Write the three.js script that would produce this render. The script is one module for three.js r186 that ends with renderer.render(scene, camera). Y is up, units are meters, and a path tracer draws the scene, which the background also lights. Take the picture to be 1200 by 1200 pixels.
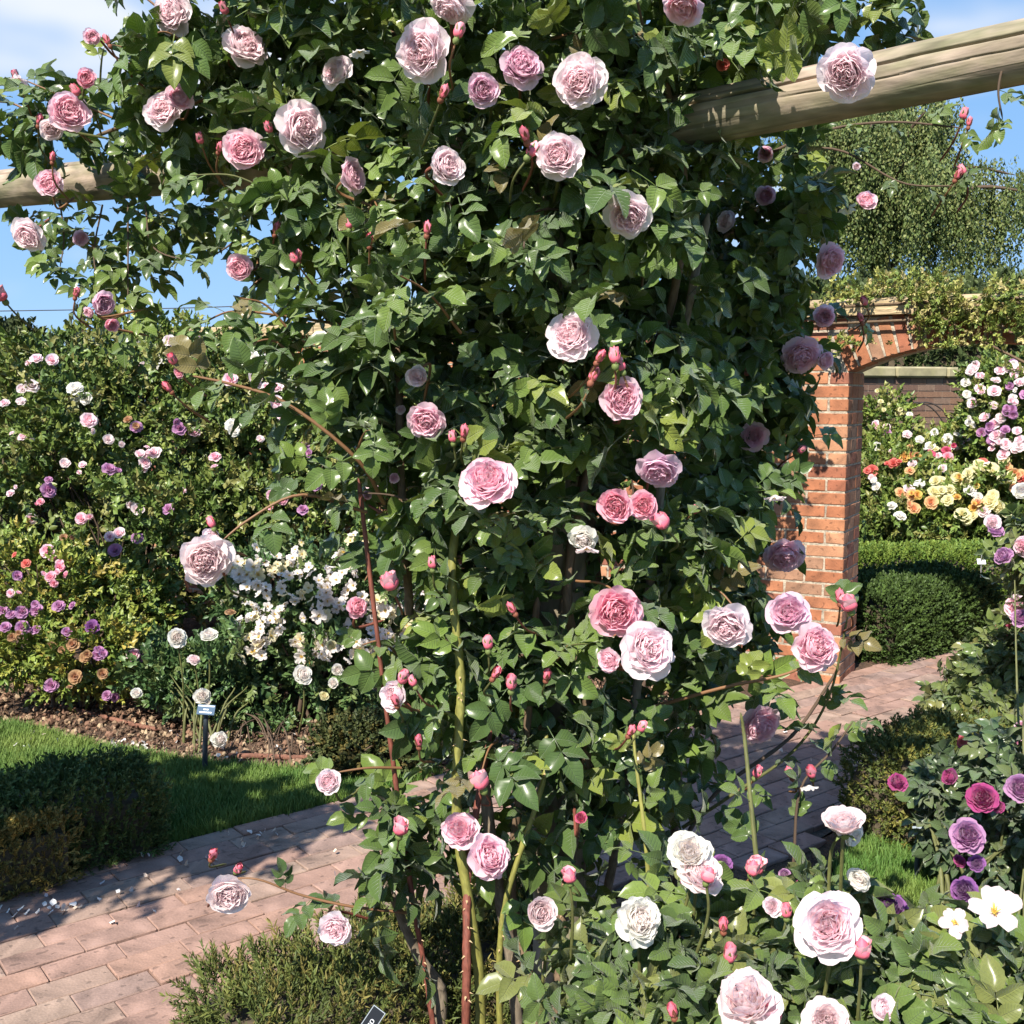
import * as THREE from 'three';
import { ImprovedNoise } from 'three/addons/math/ImprovedNoise.js';
import { mergeGeometries } from 'three/addons/utils/BufferGeometryUtils.js';
import { ConvexGeometry } from 'three/addons/geometries/ConvexGeometry.js';

// ---------------------------------------------------------------- camera, sky, sun, exposure
const scene = new THREE.Scene();
const EYE = 1.66, FOC = 1300, PITCH = Math.atan(135 / FOC);
const camera = new THREE.PerspectiveCamera(2 * Math.atan(600 / FOC) * 180 / Math.PI, 1, 0.05, 400);
camera.position.set(0, EYE, 0);
camera.rotation.set(-PITCH, 0, 0);
const renderer = new THREE.WebGLRenderer({ antialias: true });
renderer.toneMapping = THREE.LinearToneMapping;
renderer.toneMappingExposure = 1.95;
renderer.shadowMap.enabled = true;

const pn = new ImprovedNoise();
const noise = (x, y = 0, z = 0) => pn.noise(x + 13.7, y + 41.3, z + 7.9);
const fbm = (x, y, z = 0, o = 4) => { let s = 0, a = 0.5; for (let i = 0; i < o; i++) { s += a * noise(x, y, z + i * 7); x *= 2.03; y *= 2.03; z *= 2.03; a *= 0.5; } return s; };
let SEED = 12345;
const rnd = () => { SEED = (SEED + 0x6d2b79f5) | 0; let t = Math.imul(SEED ^ (SEED >>> 15), 1 | SEED); t = (t + Math.imul(t ^ (t >>> 7), 61 | t)) ^ t; return ((t ^ (t >>> 14)) >>> 0) / 4294967296; };
const rr = (a, b) => a + (b - a) * rnd();
const pick = (a) => a[Math.floor(rnd() * a.length) % a.length];
const lerp = (a, b, t) => a + (b - a) * t, clamp = (x, a = 0, b = 1) => Math.min(b, Math.max(a, x)), sstep = (a, b, x) => { const t = clamp((x - a) / (b - a)); return t * t * (3 - 2 * t); };
const V = (x, y, z) => new THREE.Vector3(x, y, z);
const C = (r, g, b) => new THREE.Color().setRGB(r, g, b);

{ // clear summer sky, thin white cloud
  const W = 1024, H = 512, data = new Float32Array(W * H * 4);
  for (let j = 0; j < H; j++) for (let i = 0; i < W; i++) {
    const el = ((j + 0.5) / H - 0.5) * Math.PI, az = ((i + 0.5) / W - 0.5) * 2 * Math.PI;
    const y = Math.sin(el), x = Math.cos(el) * Math.cos(az), z = Math.cos(el) * Math.sin(az);
    const e = Math.max(0, y), k = Math.pow(1 - e, 2.2), m = Math.pow(1 - e, 14);
    let r = lerp(0.12, 0.37, k) + 0.16 * m, g = lerp(0.33, 0.65, k) + 0.12 * m, b = lerp(0.74, 1.02, k) + 0.05 * m;
    if (y > 0) {
      const q = 1 / (y + 0.12), cx = x * q * 0.9 - 18.5, cz = z * q * 0.9;
      const f = fbm(cx * 1.1 + fbm(cx, cz, 3) * 0.8, cz * 0.9, 1.3, 5) + 0.25 * fbm(cx * 5, cz * 5, 9, 3);
      const a = sstep(0.02, 0.42, f) * sstep(0.02, 0.22, y) * 0.85;
      r = lerp(r, 0.92, a); g = lerp(g, 0.94, a); b = lerp(b, 0.97, a);
    }
    const o = (j * W + i) * 4; data[o] = r; data[o + 1] = g; data[o + 2] = b; data[o + 3] = 1;
  }
  const t = new THREE.DataTexture(data, W, H, THREE.RGBAFormat, THREE.FloatType);
  t.mapping = THREE.EquirectangularReflectionMapping; t.magFilter = THREE.LinearFilter; t.minFilter = THREE.LinearFilter; t.needsUpdate = true;
  scene.background = t; scene.environment = t;
  scene.backgroundIntensity = 0.56; scene.environmentIntensity = 0.56;
}
const SUN_DIR = V(-0.33, 0.755, 0.56).normalize();   // towards the sun: left of and behind the camera
const sun = new THREE.DirectionalLight(C(1, 0.93, 0.82), 5);
sun.name = 'sun'; sun.position.copy(SUN_DIR).multiplyScalar(40); sun.target.position.set(0, 0, -4);
sun.castShadow = true; sun.shadow.mapSize.set(4096, 4096);
Object.assign(sun.shadow.camera, { left: -16, right: 16, top: 16, bottom: -16, near: 1, far: 90 });
scene.add(sun, sun.target);

// ---------------------------------------------------------------- helpers
// a point on the sight line through photograph pixel (px, py), D metres in front of the camera along the ground
function at(px, py, D) {
  const c = Math.cos(PITCH), s = Math.sin(PITCH), a = (px - 600) / FOC, b = (600 - py) / FOC;
  const dy = -s + b * c, dz = -c - b * s, k = D / -dz;
  return V(a * k, EYE + dy * k, -D);
}
function ground(px, py, h = 0) {
  const c = Math.cos(PITCH), s = Math.sin(PITCH), a = (px - 600) / FOC, b = (600 - py) / FOC;
  const dy = -s + b * c, dz = -c - b * s, k = (h - EYE) / dy;
  return V(a * k, h, dz * k);
}
function toPixel(p) {
  const c = Math.cos(PITCH), s = Math.sin(PITCH), y = p.y - EYE;
  const f = y * -s + p.z * -c, u = y * c - p.z * s;
  return [600 + FOC * p.x / f, 600 - FOC * u / f, f];
}
const used = {};
const numbered = (n) => { const k = used[n] = (used[n] ?? -1) + 1; return k ? n + '_' + String(k).padStart(3, '0') : n; };
function tag(o, label, category, group, kind) {
  o.userData.label = label;
  if (category) o.userData.category = category;
  if (group) o.userData.group = group;
  if (kind) o.userData.kind = kind;
  return o;
}
function thing(name, pos, label, category, group, kind) {
  const g = new THREE.Group(); g.name = numbered(name); g.position.copy(pos); scene.add(g);
  return tag(g, label, category, group, kind);
}
function part(name, geo, mat, parent, kind) {
  const m = new THREE.Mesh(geo, mat); m.name = name; parent.add(m);
  if (kind) m.userData.kind = kind;
  return m;
}
// geometry from row-major grids
function gridGeo(rows, cols, fn, closeU = false) {
  const P = [], U = [], I = [];
  for (let i = 0; i <= rows; i++) for (let j = 0; j <= cols; j++) { const q = fn(i / rows, j / cols); P.push(q[0], q[1], q[2]); U.push(q[3] ?? j / cols, q[4] ?? i / rows); }
  for (let i = 0; i < rows; i++) for (let j = 0; j < cols; j++) { const a = i * (cols + 1) + j, b = a + 1, c = a + cols + 1, d = c + 1; I.push(a, b, d, a, d, c); }
  const g = new THREE.BufferGeometry();
  g.setAttribute('position', new THREE.Float32BufferAttribute(P, 3)); g.setAttribute('uv', new THREE.Float32BufferAttribute(U, 2));
  g.setIndex(I); g.computeVertexNormals();
  return g;
}
function paint(g, fn) {
  const p = g.attributes.position, c = new Float32Array(p.count * 3);
  for (let i = 0; i < p.count; i++) { const q = fn(p.getX(i), p.getY(i), p.getZ(i), i); c[i * 3] = q[0]; c[i * 3 + 1] = q[1]; c[i * 3 + 2] = q[2]; }
  g.setAttribute('color', new THREE.BufferAttribute(c, 3)); return g;
}
// a tapered, slightly knobbly stem along a list of points
function stemGeo(pts, r0, r1, sides = 6, wob = 0.08, seg = 0) {
  const curve = new THREE.CatmullRomCurve3(pts), n = seg || Math.max(3, pts.length * 4);
  const fr = curve.computeFrenetFrames(n, false), cs = [];
  for (let i = 0; i <= n; i++) cs.push(curve.getPoint(i / n));
  const len = curve.getLength(), sd = rnd() * 50, nod = r0 > 0.006 ? 0.16 : 0;
  return gridGeo(n, sides, (v, u) => {
    const i = Math.round(v * n), a = u * Math.PI * 2, r = lerp(r0, r1, v) * (1 + wob * noise(v * len * 25 + sd, Math.cos(a) * 1.5, Math.sin(a) * 1.5)) * (v === 1 ? 0.3 : 1) * (1 + nod * Math.exp(-Math.pow((((v * len + sd) % 0.085) - 0.04) / 0.007, 2)));
    const q = cs[i].clone().addScaledVector(fr.normals[i], Math.cos(a) * r).addScaledVector(fr.binormals[i], Math.sin(a) * r);
    return [q.x, q.y, q.z, u * r0 * 6.28, v * len];
  });
}
const cellCache = {};
// tiled noise picture; fn(x, y in 0..1, n = periodic fbm) -> [r,g,b] 0..1
function tex(size, fn, srgb = false) {
  const d = new Uint8Array(size * size * 4);
  for (let j = 0; j < size; j++) for (let i = 0; i < size; i++) { const q = fn(i / size, j / size), o = (j * size + i) * 4; for (let c = 0; c < 3; c++) d[o + c] = clamp(q[c]) * 255; d[o + 3] = 255; }
  const t = new THREE.DataTexture(d, size, size); t.wrapS = t.wrapT = THREE.RepeatWrapping; t.magFilter = THREE.LinearFilter; t.minFilter = THREE.LinearMipmapLinearFilter; t.generateMipmaps = true;
  if (srgb) t.colorSpace = THREE.SRGBColorSpace; t.needsUpdate = true; return t;
}
const pfbm = (x, y, f, z = 0, o = 4) => { const a = x * Math.PI * 2, b = y * Math.PI * 2, k = f / 6.283; let s = 0, w = 0.5, q = k; for (let i = 0; i < o; i++) { s += w * (noise(Math.cos(a) * q + z, Math.sin(a) * q + Math.cos(b) * q, Math.sin(b) * q + z * 2 + i * 3)); q *= 2; w *= 0.5; } return s; };
function orient(p, dir, nrm, s) {
  const y = dir.clone().normalize(); let x = y.clone().cross(nrm); if (x.lengthSq() < 1e-6) x = y.clone().cross(V(0.3, 0.8, 0.5)); x.normalize();
  const z = x.clone().cross(y);
  const m = new THREE.Matrix4().makeBasis(x, y, z); m.scale(V(s, s, s)); m.setPosition(p); return m;
}
const rdir = () => { const z = rr(-1, 1), a = rr(0, Math.PI * 2), q = Math.sqrt(1 - z * z); return V(q * Math.cos(a), z, q * Math.sin(a)); };
function scatter(name, geo, mat, list, parent) { // list of {m, c}
  const im = new THREE.InstancedMesh(geo, mat, list.length); im.name = name;
  list.forEach((e, i) => { im.setMatrixAt(i, e.m); im.setColorAt(i, e.c); });
  im.userData.kind = 'stuff'; (parent ?? scene).add(im); return im;
}
function chamferBox(w, h, d, c, jit = 0, uo = 0, vo = 0) {
  const pts = [];
  for (const sx of [-1, 1]) for (const sy of [-1, 1]) for (const sz of [-1, 1]) {
    const j = () => rr(-jit, jit);
    const jx = j(), jy = j(), jz = j();
    pts.push(V(sx * (w / 2 - c) + jx, sy * h / 2 + jy * 0.4, sz * (d / 2 - c) + jz), V(sx * w / 2 + jx, sy * (h / 2 - c) + jy, sz * (d / 2 - c) + jz), V(sx * (w / 2 - c) + jx, sy * (h / 2 - c) + jy, sz * d / 2 + jz * 0.4));
  }
  const g = new ConvexGeometry(pts), p = g.attributes.position, n = g.attributes.normal, uv = new Float32Array(p.count * 2);
  for (let i = 0; i < p.count; i++) {
    const ax = Math.abs(n.getX(i)), ay = Math.abs(n.getY(i)), az = Math.abs(n.getZ(i)), x = p.getX(i), y = p.getY(i), z = p.getZ(i);
    const [a, b] = ay >= ax && ay >= az ? [x, z] : ax >= az ? [z, y] : [x, y];
    uv[i * 2] = a + uo; uv[i * 2 + 1] = b + vo;
  }
  g.setAttribute('uv', new THREE.BufferAttribute(uv, 2)); return g;
}
function placed(g, m) { const q = g.clone(); q.applyMatrix4(m); return q; }
const mat4 = (x, y, z, ry = 0, rx = 0, rz = 0, s = 1) => new THREE.Matrix4().compose(V(x, y, z), new THREE.Quaternion().setFromEuler(new THREE.Euler(rx, ry, rz)), V(s, s, s));
const inPoly = (x, y, P) => { let c = false; for (let i = 0, j = P.length - 1; i < P.length; j = i++) if ((P[i][1] > y) !== (P[j][1] > y) && x < (P[j][0] - P[i][0]) * (y - P[i][1]) / (P[j][1] - P[i][1]) + P[i][0]) c = !c; return c; };
// a level sheet over a polygon given as [X, D] corners
function sheet(poly, y, uvScale = 1) {
  const s = new THREE.Shape(poly.map(([x, d]) => new THREE.Vector2(x, d)));
  const g = new THREE.ShapeGeometry(s); g.rotateX(-Math.PI / 2); g.translate(0, y, 0); // (x, d) -> (x, y, -d)
  const p = g.attributes.position, uv = new Float32Array(p.count * 2); for (let i = 0; i < p.count; i++) { uv[i * 2] = p.getX(i) * uvScale; uv[i * 2 + 1] = p.getZ(i) * uvScale; }
  g.setAttribute('uv', new THREE.BufferAttribute(uv, 2)); return g;
}

// ---------------------------------------------------------------- materials
const std = (o) => new THREE.MeshStandardMaterial({ roughness: 0.9, ...o });
const phys = (o) => new THREE.MeshPhysicalMaterial({ roughness: 0.9, side: THREE.DoubleSide, ...o });
const veinTex = tex(256, (x, y) => { // x across the blade, y along it: pale midrib and side veins, faint mottling
  const u = Math.abs(x - 0.5) * 2, mid = Math.exp(-Math.pow(u / 0.035, 2));
  const w = (y * 9 - u * 1.9 + 10) % 1, side = Math.exp(-Math.pow((w - 0.5) / 0.09, 2)) * (1 - u * 0.6);
  const m = 0.70 + 0.16 * fbm(x * 9, y * 14, 2, 3) + 0.22 * mid + 0.10 * side;
  return [m * 1.02 + 0.05 * mid, m, m * 0.92 + 0.05 * mid];
});
const veinBump = tex(256, (x, y) => {
  const u = Math.abs(x - 0.5) * 2, mid = Math.exp(-Math.pow(u / 0.04, 2)), w = (y * 9 - u * 1.9 + 10) % 1, side = Math.exp(-Math.pow((w - 0.5) / 0.12, 2));
  const h = 0.75 - 0.55 * mid - 0.4 * side * (1 - u * 0.5) + 0.1 * noise(x * 20, y * 30); return [h, h, h];
});
const leafOpt = { roughness: 1, transmission: 0.3, thickness: 0, clearcoat: 0.6, clearcoatRoughness: 0.27, map: veinTex, bumpMap: veinBump, bumpScale: 0.0022 };
const LEAFCOL = [[0.066, 0.128, 0.013], [0.050, 0.106, 0.012], [0.088, 0.158, 0.014], [0.120, 0.195, 0.018], [0.070, 0.135, 0.015], [0.185, 0.24, 0.025], [0.17, 0.14, 0.035]];
const leafMats = LEAFCOL.map((c) => phys({ ...leafOpt, color: C(...c.map((v) => v * 1.3)) }));
const leafInst = phys({ ...leafOpt, color: C(1.3, 1.3, 1.3) });
const farLeaf = phys({ roughness: 0.45, specularIntensity: 0.9, color: C(1, 1, 1) });
const yewLeaf = phys({ roughness: 0.6, specularIntensity: 0.6, color: C(1, 1, 1) });
const petalBump = tex(128, (x, y) => { const h = 0.5 + 0.35 * noise(x * 26, y * 4) + 0.2 * noise(x * 50, y * 7, 4); return [h, h, h]; });
const petalMat = (r, g, b) => phys({ roughness: 1, transmission: 0.54, thickness: 0, vertexColors: true, color: C(r, g, b), bumpMap: petalBump, bumpScale: 0.0006, specularIntensity: 0.5 });
const PET = {
  pink: petalMat(0.93, 0.66, 0.745), pale: petalMat(0.94, 0.79, 0.835), deep: petalMat(0.90, 0.50, 0.605), mauve: petalMat(0.85, 0.60, 0.72), white: petalMat(0.88, 0.82, 0.79), blush: petalMat(0.90, 0.75, 0.77),
  cream: petalMat(0.84, 0.76, 0.50), peach: petalMat(0.84, 0.56, 0.30), yellow: petalMat(0.80, 0.58, 0.16), magenta: petalMat(0.50, 0.07, 0.26), purple: petalMat(0.36, 0.13, 0.40), lilac: petalMat(0.60, 0.32, 0.55), hot: petalMat(0.74, 0.14, 0.28), coral: petalMat(0.78, 0.24, 0.20), tan: petalMat(0.55, 0.34, 0.18),
};
const budMat = phys({ roughness: 0.6, vertexColors: true, color: C(1, 1, 1), transmission: 0, clearcoat: 0.1 });
const calyxMat = phys({ roughness: 0.7, color: C(0.13, 0.17, 0.045) });
const sepalRed = phys({ roughness: 0.7, color: C(0.22, 0.07, 0.04) });
const barkTex = tex(256, (x, y) => { const m = 0.62 + 0.5 * pfbm(x, y, 10, 1) + 0.25 * noise(x * 60, y * 9); return [m, m, m]; });
barkTex.repeat.set(9, 5);
const caneGreen = std({ roughness: 0.6, color: C(0.33, 0.32, 0.075), map: barkTex });
const caneOlive = std({ roughness: 0.65, color: C(0.16, 0.17, 0.05), map: barkTex });
const caneRed = std({ roughness: 0.65, color: C(0.28, 0.085, 0.055), map: barkTex });
const caneBrown = std({ roughness: 0.85, color: C(0.20, 0.13, 0.075), map: barkTex });
const caneGrey = std({ roughness: 0.9, color: C(0.27, 0.215, 0.15), map: barkTex });
const twigDark = std({ roughness: 0.85, color: C(0.085, 0.055, 0.035) });
const stemRedGreen = std({ roughness: 0.6, color: C(0.20, 0.10, 0.045) });

// ---------------------------------------------------------------- leaf shapes
function leaflet(L, W, rows, halfCols, fold, curl, twist = 0, serr = 0) {
  return gridGeo(rows, halfCols * 2, (t, s) => {
    const x = (s - 0.5) * 2, wProf = Math.pow(Math.sin(Math.PI * Math.pow(clamp(t, 0.0001, 0.9999), 0.8)), 0.62) * (1 - 0.3 * t * t);
    const edge = Math.abs(x) > 0.99 ? 1 + serr * (Math.round(t * rows) % 2 ? 1 : -1) : 1;
    const w = W * 0.5 * wProf * edge * x, a = twist * t;
    const z = fold * Math.abs(w) - curl * L * t * t + 0.06 * W * Math.sin(t * 9 + x * 2) * Math.abs(x);
    return [w * Math.cos(a) - z * Math.sin(a), L * t * (1 - 0.12 * curl * t), z * Math.cos(a) + w * Math.sin(a), s, t];
  });
}
function compoundLeaf(n, seed, hi, L = 0.062) {
  SEED = seed; const gs = [], R = hi ? 6 : 4, Hc = hi ? 2 : 1;
  const R0 = L * 1.15, place = (g, y, ang, tilt, roll) => { g.rotateY(roll); g.rotateX(tilt); g.rotateZ(ang); g.translate(0, y, -0.25 * L * Math.pow(y / R0, 2)); gs.push(g); };
  const lf = (k) => leaflet(L * k * rr(0.92, 1.1), L * k * rr(0.66, 0.78), hi ? 10 : R, Hc, rr(0.25, 0.55), rr(0.08, 0.28), rr(-0.25, 0.25), hi ? 0.045 : 0);
  place(lf(1.12), R0, rr(-0.15, 0.15), rr(-0.5, -0.1), rr(-0.3, 0.3));
  for (let k = 0; k < (n - 1) / 2; k++) { const y = R0 * (0.86 - 0.42 * k), q = 1 - 0.17 * k; for (const s of [-1, 1]) place(lf(q), y, s * rr(1.0, 1.3), rr(-0.3, 0.15), s * rr(-0.5, 0.2)); }
  const ra = stemGeo([V(0, 0, 0), V(0, R0 * 0.5, -0.06 * L), V(0, R0, -0.25 * L)], 0.0014, 0.0009, 3, 0, 3); gs.push(ra);
  const g = mergeGeometries(gs); return g;
}
const LEAF_HI = [compoundLeaf(5, 11, true), compoundLeaf(5, 29, true), compoundLeaf(3, 37, true), compoundLeaf(7, 53, true), compoundLeaf(5, 77, true)];
const LEAF_MID = compoundLeaf(5, 91, false);
// a sprig of several small leaves for shrubs farther off
function sprig(seed, n, len, L, W, spread) {
  SEED = seed; const gs = [];
  for (let i = 0; i < n; i++) { const g = leaflet(L * rr(0.75, 1.2), W * rr(0.8, 1.2), 3, 1, rr(0.2, 0.6), rr(0, 0.35)); g.rotateY(rr(-0.8, 0.8)); g.rotateX(rr(-0.6, 0.6)); g.rotateZ(rr(-1, 1) * spread); g.rotateY(i * 2.4 + rr(0, 1)); g.translate(0, len * i / n, 0); gs.push(g); }
  return mergeGeometries(gs);
}
const SPRIG_ROSE = sprig(5, 9, 0.09, 0.042, 0.026, 1.1);
const SPRIG_BOX = sprig(8, 12, 0.04, 0.016, 0.009, 0.9);
const SPRIG_YEW = sprig(9, 22, 0.075, 0.022, 0.0045, 1.1);
const SPRIG_YEW_S = sprig(10, 14, 0.045, 0.017, 0.0055, 1.0);
const GRASS = (() => { SEED = 3; const gs = []; for (let i = 0; i < 7; i++) { const h = rr(0.022, 0.05), b = rr(0, 6.28), l = rr(0.1, 0.7), w = 0.0022; const g = gridGeo(2, 1, (t, s) => [(s - 0.5) * 2 * w * (1 - t * 0.85), h * t, l * h * t * t]); g.rotateY(b); g.translate(rr(-0.02, 0.02), 0, rr(-0.02, 0.02)); gs.push(g); } return mergeGeometries(gs); })();

// ---------------------------------------------------------------- flowers
// one petal: radial/axial arc from angle a0 to a1 (from the flower's axis +z), length L, half width w
function petal(phi, r0, L, w, a0, a1, cup, ruf, col, rows = 5, cols = 4, tilt = 0) {
  const ph = rr(0, 6.28), M = [[r0, 0]], n = 12, notch = rr(0.0, 0.09);
  let r = r0, h = 0; for (let i = 0; i < n; i++) { const a = lerp(a0, a1, Math.pow((i + 0.5) / n, 1.2)); r += Math.sin(a) * L / n; h += Math.cos(a) * L / n; M.push([r, h]); }
  const g = gridGeo(rows, cols, (v, s) => {
    const u = (s - 0.5) * 2, vv = v * (1 - 0.2 * Math.pow(Math.abs(u), 3) - notch * Math.exp(-u * u * 14)), k = Math.min(n - 1e-4, vv * n), i = Math.floor(k), f = k - i;
    const mr = lerp(M[i][0], M[i + 1][0], f), mh = lerp(M[i][1], M[i + 1][1], f), a = lerp(a0, a1, vv);
    const wd = w * Math.pow(Math.sin(Math.PI * (0.12 + 0.62 * vv)), 0.9), x = u * wd;
    const q = cup * wd * u * u + ruf * L * Math.sin(u * 4.2 + ph) * vv * vv + 0.5 * ruf * L * Math.sin(u * 9 + ph * 2 + vv * 3) * vv;
    return [mr - Math.cos(a) * q, x * (1 - 0.12 * cup * u * u), mh + Math.sin(a) * q, s, v];
  });
  if (tilt) g.rotateX(tilt);
  g.rotateZ(phi);
  return paint(g, () => col);
}
const tone = (t) => { const j = rr(0.94, 1.04); return [1.04 * j, lerp(1.10, 0.72, t) * j, lerp(1.08, 0.77, t) * j]; };
// returns {guards:[geo], inner:geo}: a full, many petalled rose of about unit-size S across, axis +z
function fullRose(seed, S, open, dense = 1, pinkHeart = 0.52) {
  SEED = seed; const guards = [], inner = [], k = S / 0.11, D2R = Math.PI / 180;
  const add = (arr, n, r0, L, w, t0, t1, cup, ruf, tn, rows, cols) => { const off = rr(0, 6.28); for (let i = 0; i < n; i++) arr.push(petal(off + i * 6.283 / n + rr(-0.25, 0.25), r0 * k * rr(0.7, 1.3), L * k * rr(0.88, 1.1), w * k * rr(0.88, 1.12), (t0 + rr(-7, 7)) * open * D2R, (t1 + rr(-20, 20)) * open * D2R, cup * rr(0.7, 1.3), ruf * rr(0.6, 1.5), tone(tn * pinkHeart + rr(-0.08, 0.08)), rows, cols)); };
  add(guards, 6, 0.003, 0.054, 0.031, 66, 88, 0.3, 0.05, 0.0, 8, 8);
  add(guards, 8, 0.004, 0.052, 0.029, 72, 30, 0.5, 0.05, 0.05, 8, 8);
  add(inner, Math.round(10 * dense), 0.005, 0.049, 0.026, 64, 8, 0.55, 0.06, 0.15, 7, 6);
  add(inner, Math.round(11 * dense), 0.006, 0.045, 0.022, 52, 0, 0.6, 0.07, 0.28, 7, 6);
  add(inner, Math.round(12 * dense), 0.006, 0.042, 0.018, 40, -4, 0.7, 0.08, 0.42, 6, 5);
  add(inner, Math.round(11 * dense), 0.006, 0.0405, 0.015, 26, -4, 0.8, 0.1, 0.55, 6, 5);
  for (let i = 0; i < 24; i++) { // folded heart petals in rough quarters
    const q = Math.floor(rr(0, 5)) * 1.2566 + 0.4, rad = rr(0.001, 0.013) * k, g = petal(q + Math.PI / 2 * (rnd() < 0.5 ? 1 : -1) + rr(-0.6, 0.6), 0, rr(0.037, 0.043) * k, rr(0.008, 0.013) * k, rr(-8, 10) * D2R, rr(-16, 14) * D2R, 0.9, 0.12, tone(rr(0.4, 0.8) * pinkHeart), 5, 4); g.translate(Math.cos(q) * rad, Math.sin(q) * rad, 0); inner.push(g); }
  return { guards, inner: mergeGeometries(inner) };
}
const ROSE_SPECS = [[101, 0.108, 0.95], [202, 0.108, 1.05], [303, 0.104, 0.84], [404, 0.106, 1.0, 0.9], [505, 0.098, 0.66], [606, 0.11, 1.14, 0.9]];
const ROSES_WHITE = ROSE_SPECS.map(([a, b, c, d]) => fullRose(a + 7, b, c, d ?? 1, 0.3));
const ROSES = [fullRose(101, 0.108, 0.95), fullRose(202, 0.108, 1.05), fullRose(303, 0.104, 0.84), fullRose(404, 0.106, 1.0, 0.9), fullRose(505, 0.098, 0.66), fullRose(606, 0.11, 1.14, 0.9)];
// a small mesh for far flowers, about 1 unit = S across
function farRose(seed, S, open, n1 = 6, n2 = 6, n3 = 5, heart = 1) {
  SEED = seed; const gs = [], D2R = Math.PI / 180;
  const add = (n, L, w, t0, t1, tn) => { const o = rr(0, 6.28); for (let i = 0; i < n; i++) gs.push(petal(o + i * 6.283 / n + rr(-0.2, 0.2), 0.03 * S, L * S * rr(0.85, 1.1), w * S, t0 * open * D2R, t1 * open * D2R, 0.4, 0.05, tone(tn), 3, 3)); };
  add(n1, 0.52, 0.30, 55, 92, 0.05 * heart); add(n2, 0.48, 0.24, 36, 58, 0.25 * heart); add(n3, 0.43, 0.19, 18, 30, 0.45 * heart); add(5, 0.40, 0.13, 2, 4, 0.6 * heart);
  return mergeGeometries(gs);
}
const FAR = [farRose(1, 1, 1), farRose(2, 1, 0.8), farRose(3, 1, 1.1), farRose(4, 1, 0.95, 7, 7, 6)];
const FAR_WHITE = [farRose(11, 1, 1, 6, 6, 5, 0.1), farRose(12, 1, 0.85, 7, 7, 6, 0.1), farRose(13, 1, 1.1, 6, 6, 5, 0.1)];
const SINGLE = (() => { SEED = 77; const gs = []; for (let i = 0; i < 5; i++) gs.push(petal(i * 1.2566 + rr(-0.2, 0.2), 0.03, 0.5 * rr(0.85, 1.1), 0.195 * rr(0.75, 1.2), rr(0.8, 1.1), rr(1.3, 1.9), 0.25, 0.11, [1, 1, 1], 6, 6)); return mergeGeometries(gs); })();
const STAMEN = (() => { SEED = 78; const gs = []; for (let i = 0; i < 22; i++) { const a = rr(0, 6.28), r = rr(0.02, 0.13); gs.push(stemGeo([V(0, 0, 0), V(Math.cos(a) * r * 0.5, Math.sin(a) * r * 0.5, 0.07), V(Math.cos(a) * r, Math.sin(a) * r, rr(0.1, 0.16))], 0.008, 0.022, 3, 0, 2)); } return mergeGeometries(gs); })();
const stamenMat = std({ color: C(0.72, 0.52, 0.12) });
const CALYX = (() => { SEED = 79; const gs = [new THREE.SphereGeometry(0.0085, 8, 6).scale(1, 1, 1.25).toNonIndexed()]; for (let i = 0; i < 5; i++) { const g = leaflet(0.03, 0.009, 4, 1, 0.3, 0.5); g.rotateX(Math.PI / 2 - 0.95); g.rotateX(0); g.rotateZ(i * 1.2566); g.translate(0, 0, 0.004); gs.push(g.toNonIndexed()); } const m = mergeGeometries(gs); m.translate(0, 0, -0.008); return m; })();
function budGeo(seed, open) { // axis +z, base at 0; pointed, wrapped petals
  SEED = seed; const gs = [], L = 0.036, R = 0.0098 * (1 + open * 0.55);
  const body = gridGeo(10, 12, (v, u) => { const a = u * 6.283, r = R * Math.pow(Math.sin(Math.PI * Math.pow(clamp(v, 0.001, 0.999), 0.75)), 0.7) * (1 + 0.1 * Math.sin(a * 3 + v * 7)) * (1 - 0.45 * v * v); return [Math.cos(a + v * 1.2) * r, Math.sin(a + v * 1.2) * r, L * v, u, v]; });
  gs.push(paint(body, (x, y, z) => { return [0.66, 0.13, 0.19]; }));
  for (let i = 0; i < 4; i++) { const p = petal(i * 1.7, 0.004, L * rr(0.85, 1.0), R * 1.1, lerp(0.32, 0.5, open), lerp(-0.3, 0.12, open), 0.6, 0.02, [lerp(0.68, 0.8, open), lerp(0.2, 0.42, open), lerp(0.27, 0.48, open)], 5, 4); gs.push(p); }
  return mergeGeometries(gs.map((g) => g));
}
const BUDS = [budGeo(31, 0), budGeo(32, 0.3), budGeo(33, 1)];
const BUDCALYX = (() => { SEED = 80; const gs = [new THREE.SphereGeometry(0.0075, 8, 6).scale(1, 1, 1.2).translate(0, 0, -0.004).toNonIndexed()]; for (let i = 0; i < 5; i++) { const g = leaflet(0.028, 0.009, 4, 1, 0.2, -0.12); g.rotateX(Math.PI / 2 - 0.3); g.rotateZ(Math.PI / 2 + i * 1.2566); const a = i * 1.2566 + Math.PI; g.translate(Math.cos(a) * 0.006, Math.sin(a) * 0.006, 0); gs.push(g.toNonIndexed()); } return mergeGeometries(gs); })();

function aim(o, dir, roll = 0) { o.quaternion.setFromUnitVectors(V(0, 0, 1), dir.clone().normalize()); o.rotateZ(roll); }
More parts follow.
